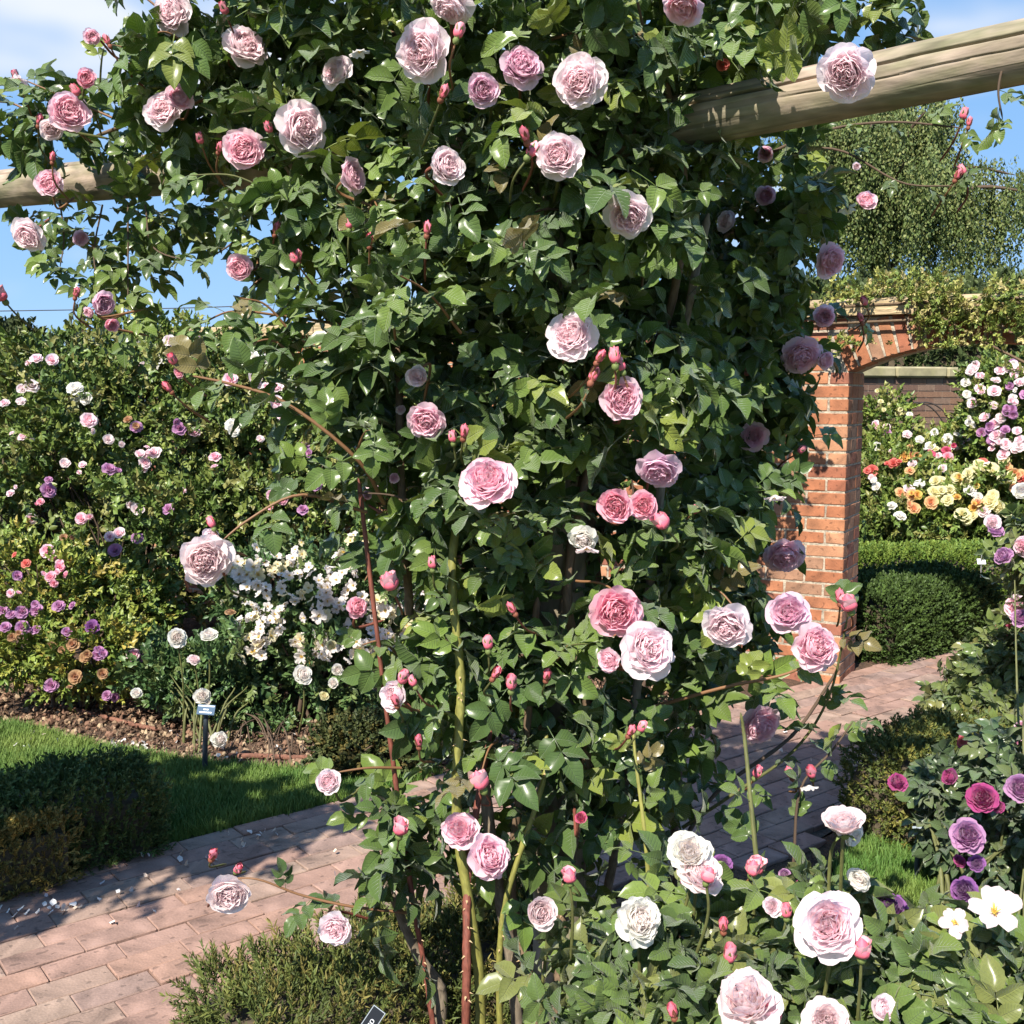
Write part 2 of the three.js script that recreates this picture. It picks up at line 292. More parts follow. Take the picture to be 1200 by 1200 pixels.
// a close rose: bloom > petal..., inner petals, calyx
function bloom(parent, p, dir, diam, colour, variant) {
  const g = new THREE.Group(), R = (/white|blush|cream/.test(colour) ? ROSES_WHITE : ROSES)[variant % ROSES.length], s = diam / 0.108; g.name = 'bloom'; parent.add(g);
  g.position.copy(p).sub(parent.position); aim(g, dir.clone().normalize().add(rdir().multiplyScalar(0.4)), rr(0, 6.28)); g.scale.set(s * rr(0.9, 1.08), s * rr(0.9, 1.08), s * rr(0.9, 1.2));
  g.translateZ(-0.03 * s);
  for (const q of R.guards) part('petal', q, PET[colour], g);
  part('inner_petals', R.inner, PET[colour], g, 'stuff');
  part('calyx', CALYX, calyxMat, g);
  return g;
}
function singleRose(parent, p, dir, diam, colour) {
  const g = new THREE.Group(); g.name = 'bloom'; parent.add(g); g.position.copy(p).sub(parent.position); aim(g, dir, rr(0, 6.28)); g.scale.setScalar(diam);
  part('petals', SINGLE, PET[colour], g); part('stamens', STAMEN, stamenMat, g, 'stuff'); return g;
}
function bud(parent, p, dir, size, variant = 0) {
  const b = part('bud', BUDS[variant % 3], budMat, parent); b.position.copy(p).sub(parent.position); aim(b, dir, rr(0, 6.28)); b.scale.setScalar(size);
  part('calyx', BUDCALYX, variant === 0 ? sepalRed : calyxMat, b); return b;
}
function farBloom(parent, p, dir, diam, colour) {
  const b = part('bloom', pick(/white|blush|cream/.test(colour) ? FAR_WHITE : FAR), PET[colour], parent); b.position.copy(p).sub(parent.position); aim(b, dir, rr(0, 6.28)); b.scale.setScalar(diam); b.translateZ(-0.2 * diam); return b;
}
function addStem(parent, pts, r0, r1, mat, name = 'stem', sides = 5) { const m = part(name, stemGeo(pts.map((q) => q.clone().sub(parent.position)), r0, r1, sides), mat, parent); return m; }

// ---------------------------------------------------------------- ground, lawns, soil
const HX = 0.788, HD = 0.616;                       // heading of the brick path as (X, D)
const PATH = [[-4.38, 1.51], [-1.22, 3.96], [4.6, 8.48], [5.6, 7.9], [2.2, 5.0], [1.35, 4.22], [1.0, 3.85], [0.5, 3.6], [-0.1, 3.3], [-0.74, 2.82], [-3.9, 0.35]];
const LAWN = [[-4.4, 1.56], [-5.2, 6.2], [-2.49, 5.42], [-1.95, 5.08], [-1.62, 4.92], [-1.34, 4.83], [-0.9, 4.7], [-0.45, 4.8], [-0.3, 4.68], [-1.22, 3.97]];
const LAWN_R = [[1.0, 2.6], [1.12, 3.72], [1.3, 3.95], [1.9, 3.9], [1.9, 3.0], [1.5, 2.6]];
const grit = tex(512, (x, y) => { const m = 0.6 + 0.55 * pfbm(x, y, 40, 2, 4) + 0.25 * noise(x * 120, y * 120); return [m, m * 0.97, m * 0.93]; });
{
  const far = part('ground', new THREE.PlaneGeometry(400, 400, 1, 1).rotateX(-Math.PI / 2).translate(0, -0.06, 0), std({ color: C(0.10, 0.125, 0.04) }), scene, 'structure');
  tag(far, 'wide level ground reaching the horizon under the garden', 'ground', null, 'structure');
  const NX = 230, ND = 230, x0 = -5, x1 = 4.2, d0 = 0.6, d1 = 9.2;
  const g = gridGeo(ND, NX, (v, u) => {
    const x = lerp(x0, x1, u), d = lerp(d0, d1, v), flat = inPoly(x, d, PATH) || inPoly(x, d, LAWN) || inPoly(x, d, LAWN_R);
    const y = flat ? -0.03 : 0.018 + 0.035 * fbm(x * 3, d * 3, 0, 3) + 0.03 * fbm(x * 14, d * 14, 4, 3);
    return [x, y, -d, x * 1.7, d * 1.7];
  });
  paint(g, (x, y, z) => { const t = clamp(0.5 + fbm(x * 5, z * 5, 8, 4) * 1.3), q = 1 + 0.6 * noise(x * 23, z * 23, 2); return [lerp(0.115, 0.20, t) * q, lerp(0.066, 0.118, t) * q, lerp(0.040, 0.072, t) * q]; });
  tag(part('soil', g, std({ vertexColors: true, map: grit, bumpMap: grit, bumpScale: 0.02, roughness: 1 }), scene), 'crumbly reddish brown soil of the rose beds', 'soil', null, 'structure');
  const lawnMat = std({ color: C(0.075, 0.11, 0.022), map: grit, roughness: 1 });
  tag(part('lawn', sheet(LAWN, 0.022, 2), lawnMat, scene), 'mown grass strip between brick path and soil bed', 'lawn', null, 'structure');
  tag(part('lawn_001', sheet(LAWN_R, 0.022, 2), lawnMat, scene), 'small mown grass patch beside the purple roses', 'lawn', null, 'structure');
  tag(part('lawn_002', sheet([[1.9, 6.9], [3.3, 8.0], [9, 9], [16, 20], [-3, 20], [-3, 9.4], [1.5, 7.0]], 0.012, 2), lawnMat, scene), 'mown grass beyond the brick arch', 'lawn', null, 'structure');
  // grass blades
  const gm = phys({ roughness: 0.7, color: C(1, 1, 1) }), L = [], up = V(0, 1, 0);
  const fill = (poly, n, y, cols) => {
    const xs = poly.map((p) => p[0]), ds = poly.map((p) => p[1]); let k = 0, guard = 0;
    while (k < n && guard++ < n * 6) {
      const x = rr(Math.min(...xs), Math.max(...xs)), d = rr(Math.min(...ds), Math.max(...ds)); if (!inPoly(x, d, poly)) continue;
      const q = toPixel(V(x, 0, -d)); if (q[2] < 0.5 || q[0] < -200 || q[0] > 1400) continue;
      const t = clamp(0.5 + fbm(x * 2.2, d * 2.2, 5, 3) * 1.6 + rr(-0.25, 0.25)), s = rr(0.7, 1.25);
      L.push({ m: mat4(x, y, -d, rr(0, 6.28), rr(-0.2, 0.2), rr(-0.2, 0.2), s), c: C(lerp(0.055, 0.15, t), lerp(0.14, 0.215, t), lerp(0.018, 0.035, t)) }); k++;
    }
  };
  fill(LAWN, 26000, 0.02); fill(LAWN_R, 7000, 0.02); fill([[1.9, 6.95], [3.3, 8.0], [6, 9], [6, 11], [3, 10.5]], 9000, 0.01);
  tag(scatter('grass', GRASS, gm, L), 'short green grass blades of the lawns', 'grass', null, 'stuff');
}

// ---------------------------------------------------------------- brick path
const claySpeck = tex(512, (x, y) => { const m = 0.74 + 0.62 * pfbm(x, y, 12, 6, 5) + 0.14 * noise(x * 170, y * 170), k = noise(x * 40, y * 40, 3) > 0.45 ? 0.66 : 1; return [m * k, m * k * 0.985, m * k * 0.96]; });
{
  const path = thing('path', V(0, 0, 0), 'brick paved garden path running through the wall arch', 'path', null, 'structure');
  part('bedding', sheet(PATH, 0.012, 2), std({ color: C(0.13, 0.105, 0.08), map: grit, bumpMap: grit, bumpScale: 0.01 }), path);
  SEED = 900;
  const cols = [[0.36, 0.225, 0.18], [0.38, 0.24, 0.195], [0.345, 0.22, 0.18], [0.37, 0.265, 0.21], [0.335, 0.23, 0.195], [0.39, 0.24, 0.185], [0.36, 0.25, 0.20]];
  const mats = cols.map((c) => std({ color: C(...c), map: claySpeck, bumpMap: claySpeck, bumpScale: 0.004, roughness: 0.92 }));
  const geos = []; for (let i = 0; i < 8; i++) geos.push(chamferBox(0.2155, 0.05, 0.1005, 0.003, 0.001, rr(0, 1), rr(0, 1)));
  const list = [];
  for (let b = -26; b < 26; b++) for (let a = -30; a < 46; a++) {
    const u = (a + (b & 1 ? 0.5 : 0) + 0.12 * Math.sin(b * 2.1)) * 0.2175, w = (b + 0.5) * 0.1055;
    const x = -1.22 + u * HX - w * HD, d = 3.96 + u * HD + w * HX;
    if (!inPoly(x, d, PATH)) continue;
    
    const p = V(x, 0.006 + rr(-0.0035, 0.0035), -d), px = toPixel(p), dist = px[2], inView = dist > 0.5 && px[0] > -60 && px[0] < 1260 && px[1] < 1280;
    list.push({ m: mat4(p.x, p.y, p.z, Math.atan2(HD, HX) + rr(-0.008, 0.008), rr(-0.01, 0.01), rr(-0.008, 0.008)), size: inView ? 1 / dist : 0, g: Math.floor(rnd() * 8), k: Math.floor(rnd() * 7), dist });
  }
  list.sort((p, q) => q.size - p.size);
  const rest = [];
  list.forEach((e, i) => {
    if (i < 300 && e.size > 0) { const m = part('brick', geos[e.g], mats[e.k], path); m.applyMatrix4(e.m); }
    else rest.push(paint(placed(geos[e.g], e.m), () => cols[e.k]));
  });
  if (rest.length) part('bricks', mergeGeometries(rest), std({ vertexColors: true, map: claySpeck, roughness: 0.92 }), path, 'stuff');
}

// ---------------------------------------------------------------- brick wall with arch
const COURSE = 0.075, BL = 0.213, BH = 0.0645, BT = 0.1025, JOINT = 0.0115;
const brickCols = [[0.42, 0.17, 0.085], [0.37, 0.135, 0.075], [0.46, 0.20, 0.10], [0.31, 0.12, 0.075], [0.40, 0.155, 0.075], [0.36, 0.20, 0.125], [0.50, 0.25, 0.14]];
const brickMats = brickCols.map((c) => std({ color: C(...c), map: claySpeck, bumpMap: claySpeck, bumpScale: 0.003 }));
const mortarMat = std({ color: C(0.58, 0.51, 0.41), map: grit, bumpMap: grit, bumpScale: 0.004, roughness: 1 });
const copingTex = tex(256, (x, y) => { const m = 0.74 + 0.5 * pfbm(x, y, 7, 4, 5), a = clamp(pfbm(x, y, 5, 9, 3) * 2.2); return [m, m * lerp(0.98, 1.02, a), m * lerp(0.95, 0.8, a)]; });
const copingMat = std({ color: C(0.56, 0.43, 0.26), map: copingTex, bumpMap: copingTex, bumpScale: 0.01 });
{
  const OW = 1.31, RISE = 0.145, SPR = 24 * COURSE, TOPC = 28, THK = 0.40, RAD = (OW * OW / 4 + RISE * RISE) / (2 * RISE), CY = SPR + RISE - RAD;
  const wall = thing('brick_wall', V(1.87, 0, -6.2), 'red brick garden wall with arched opening and stone coping', 'wall');
  wall.rotation.y = -0.512;
  SEED = 1200;
  const vis = [], X0 = -5.5, X1 = OW + 2.4, topY = TOPC * COURSE;
  const gFull = [], gHalf = [], gRev = [];
  for (let i = 0; i < 6; i++) { gFull.push(chamferBox(BL, BH, BT, 0.004, 0.0024, rr(0, 1), rr(0, 1))); gHalf.push(chamferBox(BT, BH, BT, 0.004, 0.0022, rr(0, 1), rr(0, 1))); gRev.push(chamferBox(BT, BH, 0.138, 0.003, 0.001, rr(0, 1), rr(0, 1))); }
  const rest = [], near = (x) => x > -1.35 && x < OW;
  const put = (g, cx, cy, cz, solo) => {
    const k = Math.floor(rnd() * 7), m = mat4(cx, cy, cz, rr(-0.004, 0.004), 0, rr(-0.003, 0.003));
    if (solo) part('brick', g, brickMats[k], wall).applyMatrix4(m); else rest.push(paint(placed(g, m), () => brickCols[k]));
  };
  const unit = BL + JOINT;
  for (let c = 0; c < TOPC; c++) {
    const y = c * COURSE + COURSE / 2, half = c & 1;
    const lay = (from, dir, end, solo) => { // courses grow away from an opening's edge
      let x = from;
      if (half) { put(pick(gHalf), x + dir * BT / 2, y, -BT / 2 + rr(-0.0015, 0.0015), solo); x += dir * (BT + JOINT); }
      while (dir > 0 ? x + BL <= end + 0.12 : x - BL >= end - 0.12) { const s = solo && Math.abs(x - from) < 1.3; put(pick(gFull), x + dir * BL / 2, y, -BT / 2 + rr(-0.0018, 0.0018), s); x += dir * unit; }
    };
    if (c < 24) {
      lay(0, -1, X0, true); lay(OW, 1, X1, false);
      for (let k = 0; k < 2; k++) { put(pick(gRev), -BT / 2 - rr(0, 0.002), y, -BT - JOINT - 0.069 - k * 0.1475, true); put(pick(gRev), OW + BT / 2, y, -BT - JOINT - 0.069 - k * 0.1475, false); }
    } else { // above the springing: cut round the arch ring
      let x = X0 + (half ? 0.11 : 0);
      while (x < X1) {
        const cx = x + BL / 2, dx = cx - OW / 2, ring = RAD + 0.225, inArch = Math.abs(dx) < OW / 2 + 0.14 && Math.hypot(dx, y + 0.033 - CY) < ring + 0.06;
        if (!inArch) put(pick(gFull), cx, y, -BT / 2 + rr(-0.0015, 0.0015), near(cx));
        x += unit;
      }
    }
  }
  // voussoirs: a ring of bricks on end, front and back leaves
  const half = Math.asin((OW / 2 + 0.01) / RAD), N = 19, gv = []; for (let i = 0; i < 4; i++) gv.push(chamferBox(0.062, BL, BT * 1.9, 0.003, 0.001, rr(0, 1), rr(0, 1)));
  for (let i = 0; i < N; i++) { const a = lerp(-half, half, (i + 0.5) / N), r = RAD + BL / 2; const m = mat4(OW / 2 + Math.sin(a) * r, CY + Math.cos(a) * r, -BT * 0.95 + 0.002, 0, 0, -a); part('voussoir', pick(gv), pick(brickMats), wall).applyMatrix4(m); }
  if (rest.length) part('bricks', mergeGeometries(rest), std({ vertexColors: true, map: claySpeck }), wall, 'stuff');
  // mortar body, set back behind the brick faces
  const s = new THREE.Shape(); s.moveTo(X0, 0); s.lineTo(-0.0045, 0); s.lineTo(-0.0045, SPR);
  for (let i = 0; i <= 16; i++) { const a = lerp(-half, half, i / 16); s.lineTo(OW / 2 + Math.sin(a) * (RAD + 0.006), CY + Math.cos(a) * (RAD + 0.006)); }
  s.lineTo(OW + 0.0045, SPR); s.lineTo(OW + 0.0045, 0); s.lineTo(X1, 0); s.lineTo(X1, topY - 0.004); s.lineTo(X0, topY - 0.004);
  const eg = new THREE.ExtrudeGeometry(s, { depth: THK - 0.012, bevelEnabled: false }); eg.translate(0, 0, -THK + 0.0085);
  part('mortar', eg, mortarMat, wall);
  for (let x = X0 - 0.05, i = 0; x < X1; i++) { const w = rr(0.52, 0.68), g = gridGeo(4, 8, (v, u) => { const z = lerp(-THK - 0.05, 0.055, v), e = 1 - Math.pow(Math.abs(v - 0.5) * 2, 3); return [(u - 0.5) * (w - 0.008), 0.07 + 0.035 * e + 0.006 * noise(u * 3 + i, v * 4), z, u * w, v * 0.5]; }); // rounded top
    const b = new THREE.BoxGeometry(w - 0.008, 0.07, THK + 0.105); b.translate(0, 0.035, -THK / 2 + 0.0025); const q = g.clone(); 
    const c = part('coping_stone', mergeGeometries([q, b]), copingMat, wall); c.position.set(x + w / 2, topY + rr(-0.002, 0.003), 0); c.rotation.z = rr(-0.006, 0.006); x += w; }
}
// second wall, far behind the arch
{
  const A = at(1000, 462, 12.5), B = at(1180, 462, 13.2), L = Math.hypot(B.x - A.x, B.z - A.z) + 2, w = thing('brick_wall', V(A.x, 0, A.z), 'weathered brown brick wall with pale coping behind the arch roses', 'wall');
  w.rotation.y = -Math.atan2(B.z - A.z, B.x - A.x); SEED = 1300; const g = new THREE.BoxGeometry(BL, BH, 0.1), gs = [], top = 25;
  for (let c = 4; c < top; c++) for (let i = 0; i < L / 0.2245; i++) { const k = pick([[0.20, 0.115, 0.08], [0.25, 0.14, 0.09], [0.17, 0.10, 0.075], [0.23, 0.15, 0.11]]); gs.push(paint(placed(g, mat4((i + (c & 1) / 2) * 0.2245 - 1, c * COURSE + 0.037, 0.05 + rr(-0.002, 0.002))), () => k)); }
  part('bricks', mergeGeometries(gs), std({ vertexColors: true, map: claySpeck }), w, 'stuff');
  part('mortar', new THREE.BoxGeometry(L + 2, top * COURSE, 0.3).translate(L / 2 - 1, top * COURSE / 2, -0.058), std({ color: C(0.25, 0.2, 0.16) }), w);
  for (let i = 0; i < L / 0.7 + 2; i++) part('coping_stone', chamferBox(0.69, 0.12, 0.42, 0.02, 0.004), std({ color: C(0.40, 0.36, 0.22), map: copingTex }), w).position.set(i * 0.7 - 1.3, top * COURSE + 0.062, -0.05);
}

// ---------------------------------------------------------------- shrubs, hedges, trees (generators)
// lobes: [[centre, rx, ry, rz], ...]; leaves fill an uneven shell of every lobe
function leafCloud(lobes, count, o) {
  const L = [], vol = lobes.map((l) => l[1] * l[2] + l[2] * l[3] + l[1] * l[3]), tot = vol.reduce((a, b) => a + b, 0), sd = rr(0, 90);
  lobes.forEach((l, li) => {
    const n = Math.round(count * vol[li] / tot * (l[4] ?? 1));
    for (let i = 0; i < n; i++) {
      const d = rdir(), f = (1 - (o.deep ?? 0.5) * Math.pow(rnd(), 1.8)) * (0.84 + 0.5 * noise(d.x * 1.9 + sd + li * 3, d.y * 1.9, d.z * 1.9) + 0.22 * noise(d.x * 5 + sd, d.y * 5, d.z * 5));
      const p = l[0].clone().add(V(d.x * l[1] * f, d.y * l[2] * f, d.z * l[3] * f));
      if (p.y < (o.floor ?? 0.04)) continue;
      if (o.gaps && noise(p.x * o.gaps, p.y * o.gaps, p.z * o.gaps) < -0.2) continue;
      const out = V(d.x / l[1], d.y / l[2], d.z / l[3]).normalize();
      const dir = out.clone().multiplyScalar(o.out ?? 0.7).add(rdir().multiplyScalar(o.wild ?? 0.8)).add(V(0, o.lift ?? 0.1, 0));
      const nrm = out.clone().multiplyScalar(0.7).add(V(0, 0.7, 0)).add(rdir().multiplyScalar(0.65));
      L.push({ p, out, f, m: orient(p, dir, nrm, rr(0.75 - (o.vary ?? 0.05), 1.2 + (o.vary ?? 0.05)) * (o.size ?? 1)) });
    }
  });
  return L;
}
const mixCol = (cols) => { const a = pick(cols), k = rr(0.8, 1.22); return C(a[0] * k, a[1] * k, a[2] * k); };
// branches that rise from the foot into the crown
function branches(parent, foot, lobes, n, r, mat, name = 'branch') {
  for (let i = 0; i < n; i++) {
    const l = lobes[i % lobes.length], d = rdir(), tip = l[0].clone().add(V(d.x * l[1] * 0.75, Math.abs(d.y) * l[2] * 0.7, d.z * l[3] * 0.75)), f = foot.clone().add(V(rr(-0.12, 0.12), 0, rr(-0.1, 0.1)));
    const mid = f.clone().lerp(tip, 0.5).add(V(rr(-0.08, 0.08), 0.1, rr(-0.08, 0.08)));
    addStem(parent, [f, f.clone().lerp(mid, 0.5).add(V(0, 0.06, 0)), mid, tip], r * rr(0.6, 1.2), r * 0.3, mat, name, 5);
  }
}
// a rose shrub: foliage, branches, blooms (pixel list and random ones spread over the side seen from the path)
function roseShrub(name, foot, lobes, o) {
  SEED = o.seed; const t = thing(name, foot, o.label, o.category ?? 'rose bush', o.group);
  const L = leafCloud(lobes, o.leaves, o), inv = new THREE.Matrix4().makeTranslation(-foot.x, -foot.y, -foot.z);
  scatter('foliage', o.geo ?? SPRIG_ROSE, o.mat ?? farLeaf, L.map((e) => ({ m: inv.clone().multiply(e.m), c: mixCol(o.cols) })), t);
  branches(t, foot, lobes, o.stems ?? 10, o.stemR ?? 0.012, o.stemMat ?? twigDark);
  const cam = V(0, EYE, 0);
  for (const b of o.blooms ?? []) { // [px, py, diameter in px, colour, D?]
    let D = b[4] ?? surfaceD(lobes, b[0], b[1]); if (!D) continue;
    const p = at(b[0], b[1], D), dir = cam.clone().sub(p).setY(0).normalize().multiplyScalar(0.8).add(V(rr(-0.5, 0.3), rr(0.2, 0.9), 0));
    const dia = b[2] * D / FOC;
    if (!o.near && !o.single && D > 5) for (let i = Math.floor(rr(0, 2.6)); i > 0; i--) farBloom(t, p.clone().add(V(rr(-0.075, 0.075), rr(-0.06, 0.06), rr(-0.02, 0.04))), dir.clone().add(rdir().multiplyScalar(0.7)), dia * rr(0.45, 0.85), b[3]);
    if (o.single) singleRose(t, p, dir, dia, b[3]); else if (o.near) bloom(t, p, dir, dia, b[3], Math.floor(rr(0, 6))); else farBloom(t, p, dir, dia, b[3]);
  }
  let k = 0, g = 0;
  while (k < (o.random ?? 0) && g++ < 4000) {
    const [x0, y0, x1, y1] = o.box, px = rr(x0, x1), py = rr(y0, y1), D = surfaceD(lobes, px, py); if (!D) continue;
    const p = at(px, py, D), dir = cam.clone().sub(p).setY(0).normalize().multiplyScalar(0.7).add(V(rr(-0.6, 0.4), rr(0.1, 1.1), 0)), dia = rr(...o.dia);
    if (o.single) { const n = Math.floor(rr(2, 5)); for (let i = 0; i < n; i++) singleRose(t, p.clone().add(V(rr(-0.06, 0.06), rr(-0.05, 0.05), rr(-0.03, 0.03))), dir.clone().add(rdir().multiplyScalar(0.9)), dia * rr(0.7, 1.1), pick(o.tints)); } else farBloom(t, p, dir, dia, pick(o.tints));
    k++;
  }
  return t;
}
// how far the front of a group of lobes lies along the sight line of a pixel
function surfaceD(lobes, px, py) {
  const o = V(0, EYE, 0), d = at(px, py, 1).sub(o); let best = 0;
  for (const l of lobes) {
    const q = o.clone().sub(l[0]), A = V(d.x / l[1], d.y / l[2], d.z / l[3]), B = V(q.x / l[1], q.y / l[2], q.z / l[3]), a = A.dot(A), b = 2 * A.dot(B), c = B.dot(B) - 1, k = b * b - 4 * a * c;
    if (k > 0) { const t = (-b - Math.sqrt(k)) / (2 * a); if (t > 0 && (!best || t < best)) best = t; }
  }
  return best;
}
// lobe from pixel centre, depth, pixel radii, depth radius in metres
const lobe = (px, py, D, rx, ry, rz, w = 1) => [at(px, py, D), rx * D / FOC, ry * D / FOC, rz, w];

// a clipped hedge along a line of [X, D] points: solid twiggy core under a skin of sprigs
function hedge(name, A, B, width, height, o) {
  SEED = o.seed; const a = V(A[0], 0, -A[1]), b = V(B[0], 0, -B[1]), ax = b.clone().sub(a), len = ax.length(); ax.normalize(); const side = V(ax.z, 0, -ax.x);
  const t = thing(name, a.clone().lerp(b, 0.5), o.label, 'hedge', o.group), inv = new THREE.Matrix4().makeTranslation(-t.position.x, 0, -t.position.z), hw = width / 2, sd = rr(0, 40);
  const surf = (u, v, w) => { // u 0..1 along, v -1..1 round the section (arc from one foot over the top to the other)
    const ang = v * 0.5 * Math.PI, q = 1 / Math.pow(Math.pow(Math.abs(Math.sin(ang)), 6) + Math.pow(Math.abs(Math.cos(ang)), 6), 1 / 6);
    const k = w * (1 + (o.rough ?? 0.1) * noise(u * len * 4 + sd, v * 3) + 0.5 * (o.rough ?? 0.1) * noise(u * len * 11 + sd, v * 8));
    return a.clone().addScaledVector(ax, u * len).addScaledVector(side, Math.sin(ang) * q * hw * k).add(V(0, Math.cos(ang) * q * height * k, 0));
  };
  const core = gridGeo(20, 16, (u, s) => { const p = surf(u, s * 2 - 1, 0.84); p.sub(t.position); return [p.x, Math.max(0, p.y - 0.01), p.z]; });
  const ends = [0, 1].map((u) => gridGeo(1, 16, (r, s) => { const p = r ? surf(u, s * 2 - 1, 0.84) : a.clone().addScaledVector(ax, u * len); p.sub(t.position); return [p.x, Math.max(0, p.y - 0.01), p.z]; }));
  part('branches', mergeGeometries([core, ...ends]), std({ color: C(0.13, 0.10, 0.06), map: barkTex }), t);
  const L = [], per = o.n;
  for (let i = 0; i < per; i++) {
    let p, out;
    if (rnd() < (o.endShare ?? 0.16)) { const u = rnd() < 0.5 ? 0 : 1, q = surf(u, rr(-1, 1), 1), c = a.clone().addScaledVector(ax, u * len); p = c.lerp(q, Math.sqrt(rnd())).addScaledVector(ax, (u ? 1 : -1) * rr(-0.02, 0.035)); out = ax.clone().multiplyScalar(u ? 1 : -1); }
    else { const u = rnd(), v = rr(-1, 1); p = surf(u, v, rr(0.88, 1.0)); out = side.clone().multiplyScalar(Math.sin(v * 1.57)).add(V(0, Math.cos(v * 1.57), 0)); }
    const dir = out.clone().add(V(0, 0.55, 0)).add(rdir().multiplyScalar(o.wild ?? 0.6));
    L.push({ m: inv.clone().multiply(orient(p, dir, out.clone().add(rdir()), rr(0.7, 1.3) * (o.size ?? 1))), c: mixCol(o.cols) });
  }
  scatter('foliage', o.geo, yewLeaf, L, t); return t;
}

// ---------------------------------------------------------------- beds left of the path
const G_DEEP = [[0.095, 0.145, 0.032], [0.075, 0.125, 0.028], [0.12, 0.175, 0.036], [0.15, 0.19, 0.042], [0.18, 0.18, 0.055]];
const G_FRESH = [[0.13, 0.185, 0.032], [0.165, 0.215, 0.04], [0.10, 0.16, 0.03], [0.20, 0.21, 0.055]];
const G_YELLOW = [[0.19, 0.215, 0.035], [0.25, 0.25, 0.045], [0.15, 0.19, 0.035], [0.26, 0.21, 0.045], [0.12, 0.18, 0.032], [0.15, 0.20, 0.034], [0.13, 0.19, 0.034], [0.17, 0.22, 0.04]];
const G_GREY = [[0.065, 0.12, 0.04], [0.085, 0.145, 0.045], [0.05, 0.10, 0.032], [0.11, 0.15, 0.045]];
const pinkFar = ['pink', 'pale', 'pale', 'blush', 'pale', 'lilac'];
roseShrub('rose_bush', ground(150, 790), [lobe(120, 520, 7.0, 170, 120, 0.7), lobe(60, 600, 6.6, 110, 110, 0.5), lobe(190, 640, 6.4, 120, 95, 0.45), lobe(70, 450, 7.2, 100, 60, 0.5)], {
  seed: 21, gaps: 3.2, leaves: 4200, cols: G_DEEP, label: 'tall arching rose bush with scattered pale pink blooms beside yellowing bush', category: 'rose bush', stems: 22, stemR: 0.014, size: 1.1,
  blooms: [[43, 420, 16, 'pale'], [61, 422, 18, 'pale'], [105, 492, 22, 'pale'], [37, 452, 18, 'blush'], [127, 515, 14, 'blush'], [160, 500, 15, 'lilac'], [164, 532, 14, 'pale'], [181, 530, 17, 'pale'], [170, 542, 15, 'pale'], [128, 549, 17, 'lilac'], [76, 543, 14, 'blush'], [57, 574, 18, 'lilac'], [95, 608, 16, 'pink'], [36, 608, 15, 'pale'], [161, 597, 17, 'blush'], [197, 596, 15, 'lilac'], [210, 502, 17, 'lilac'], [227, 506, 16, 'pink'], [47, 588, 10, 'deep'], [12, 578, 11, 'pale'], [26, 512, 12, 'pale'], [5, 472, 12, 'pale'], [25, 470, 12, 'blush'], [97, 545, 12, 'pale'], [150, 492, 13, 'tan'], [88, 455, 20, 'white'], [140, 625, 18, 'pale'], [135, 645, 20, 'lilac'], [161, 630, 15, 'lilac']],
});
roseShrub('rose_bush', ground(300, 780), [lobe(270, 480, 7.3, 120, 95, 0.6), lobe(330, 560, 6.9, 110, 110, 0.5), lobe(380, 500, 7.4, 110, 90, 0.5), lobe(430, 600, 7.0, 90, 120, 0.5), lobe(265, 590, 6.7, 90, 100, 0.4)], {
  seed: 22, gaps: 3.2, leaves: 4600, cols: G_DEEP, label: 'dense dark green rose bush with pale pink blooms behind the white roses', stems: 18, size: 1.05,
  blooms: [[273, 498, 20, 'white'], [252, 535, 16, 'pink'], [324, 454, 17, 'pale'], [299, 443, 19, 'blush'], [270, 444, 18, 'pink'], [297, 417, 14, 'white'], [313, 420, 14, 'white'], [322, 408, 18, 'blush'], [324, 471, 17, 'pale'], [330, 488, 12, 'pale'], [319, 580, 16, 'pink'], [330, 585, 14, 'deep'], [355, 597, 15, 'lilac'], [370, 568, 15, 'lilac'], [355, 524, 16, 'lilac'], [245, 606, 10, 'pale'], [215, 575, 9, 'pale'], [460, 555, 18, 'lilac'], [440, 575, 18, 'pale'], [352, 455, 12, 'white'], [305, 514, 10, 'blush']],
});
roseShrub('rose_bush', ground(160, 745), [lobe(160, 415, 8.0, 75, 50, 0.5), lobe(120, 440, 7.9, 80, 55, 0.5), lobe(230, 430, 8.0, 80, 55, 0.5), lobe(300, 440, 8.2, 80, 50, 0.5), lobe(160, 540, 7.9, 160, 130, 0.5)], {
  seed: 23, gaps: 3.2, leaves: 3600, cols: G_FRESH, label: 'fresh green rose bush with white buds, tallest one in front of the coping', stems: 12, size: 1.0, lift: 0.5,
  blooms: [[199, 399, 17, 'blush'], [232, 400, 14, 'lilac'], [186, 422, 14, 'white'], [163, 431, 15, 'blush'], [193, 422, 10, 'white'], [275, 416, 10, 'white'], [154, 402, 7, 'white'], [240, 415, 10, 'white'], [60, 440, 10, 'blush']],
});
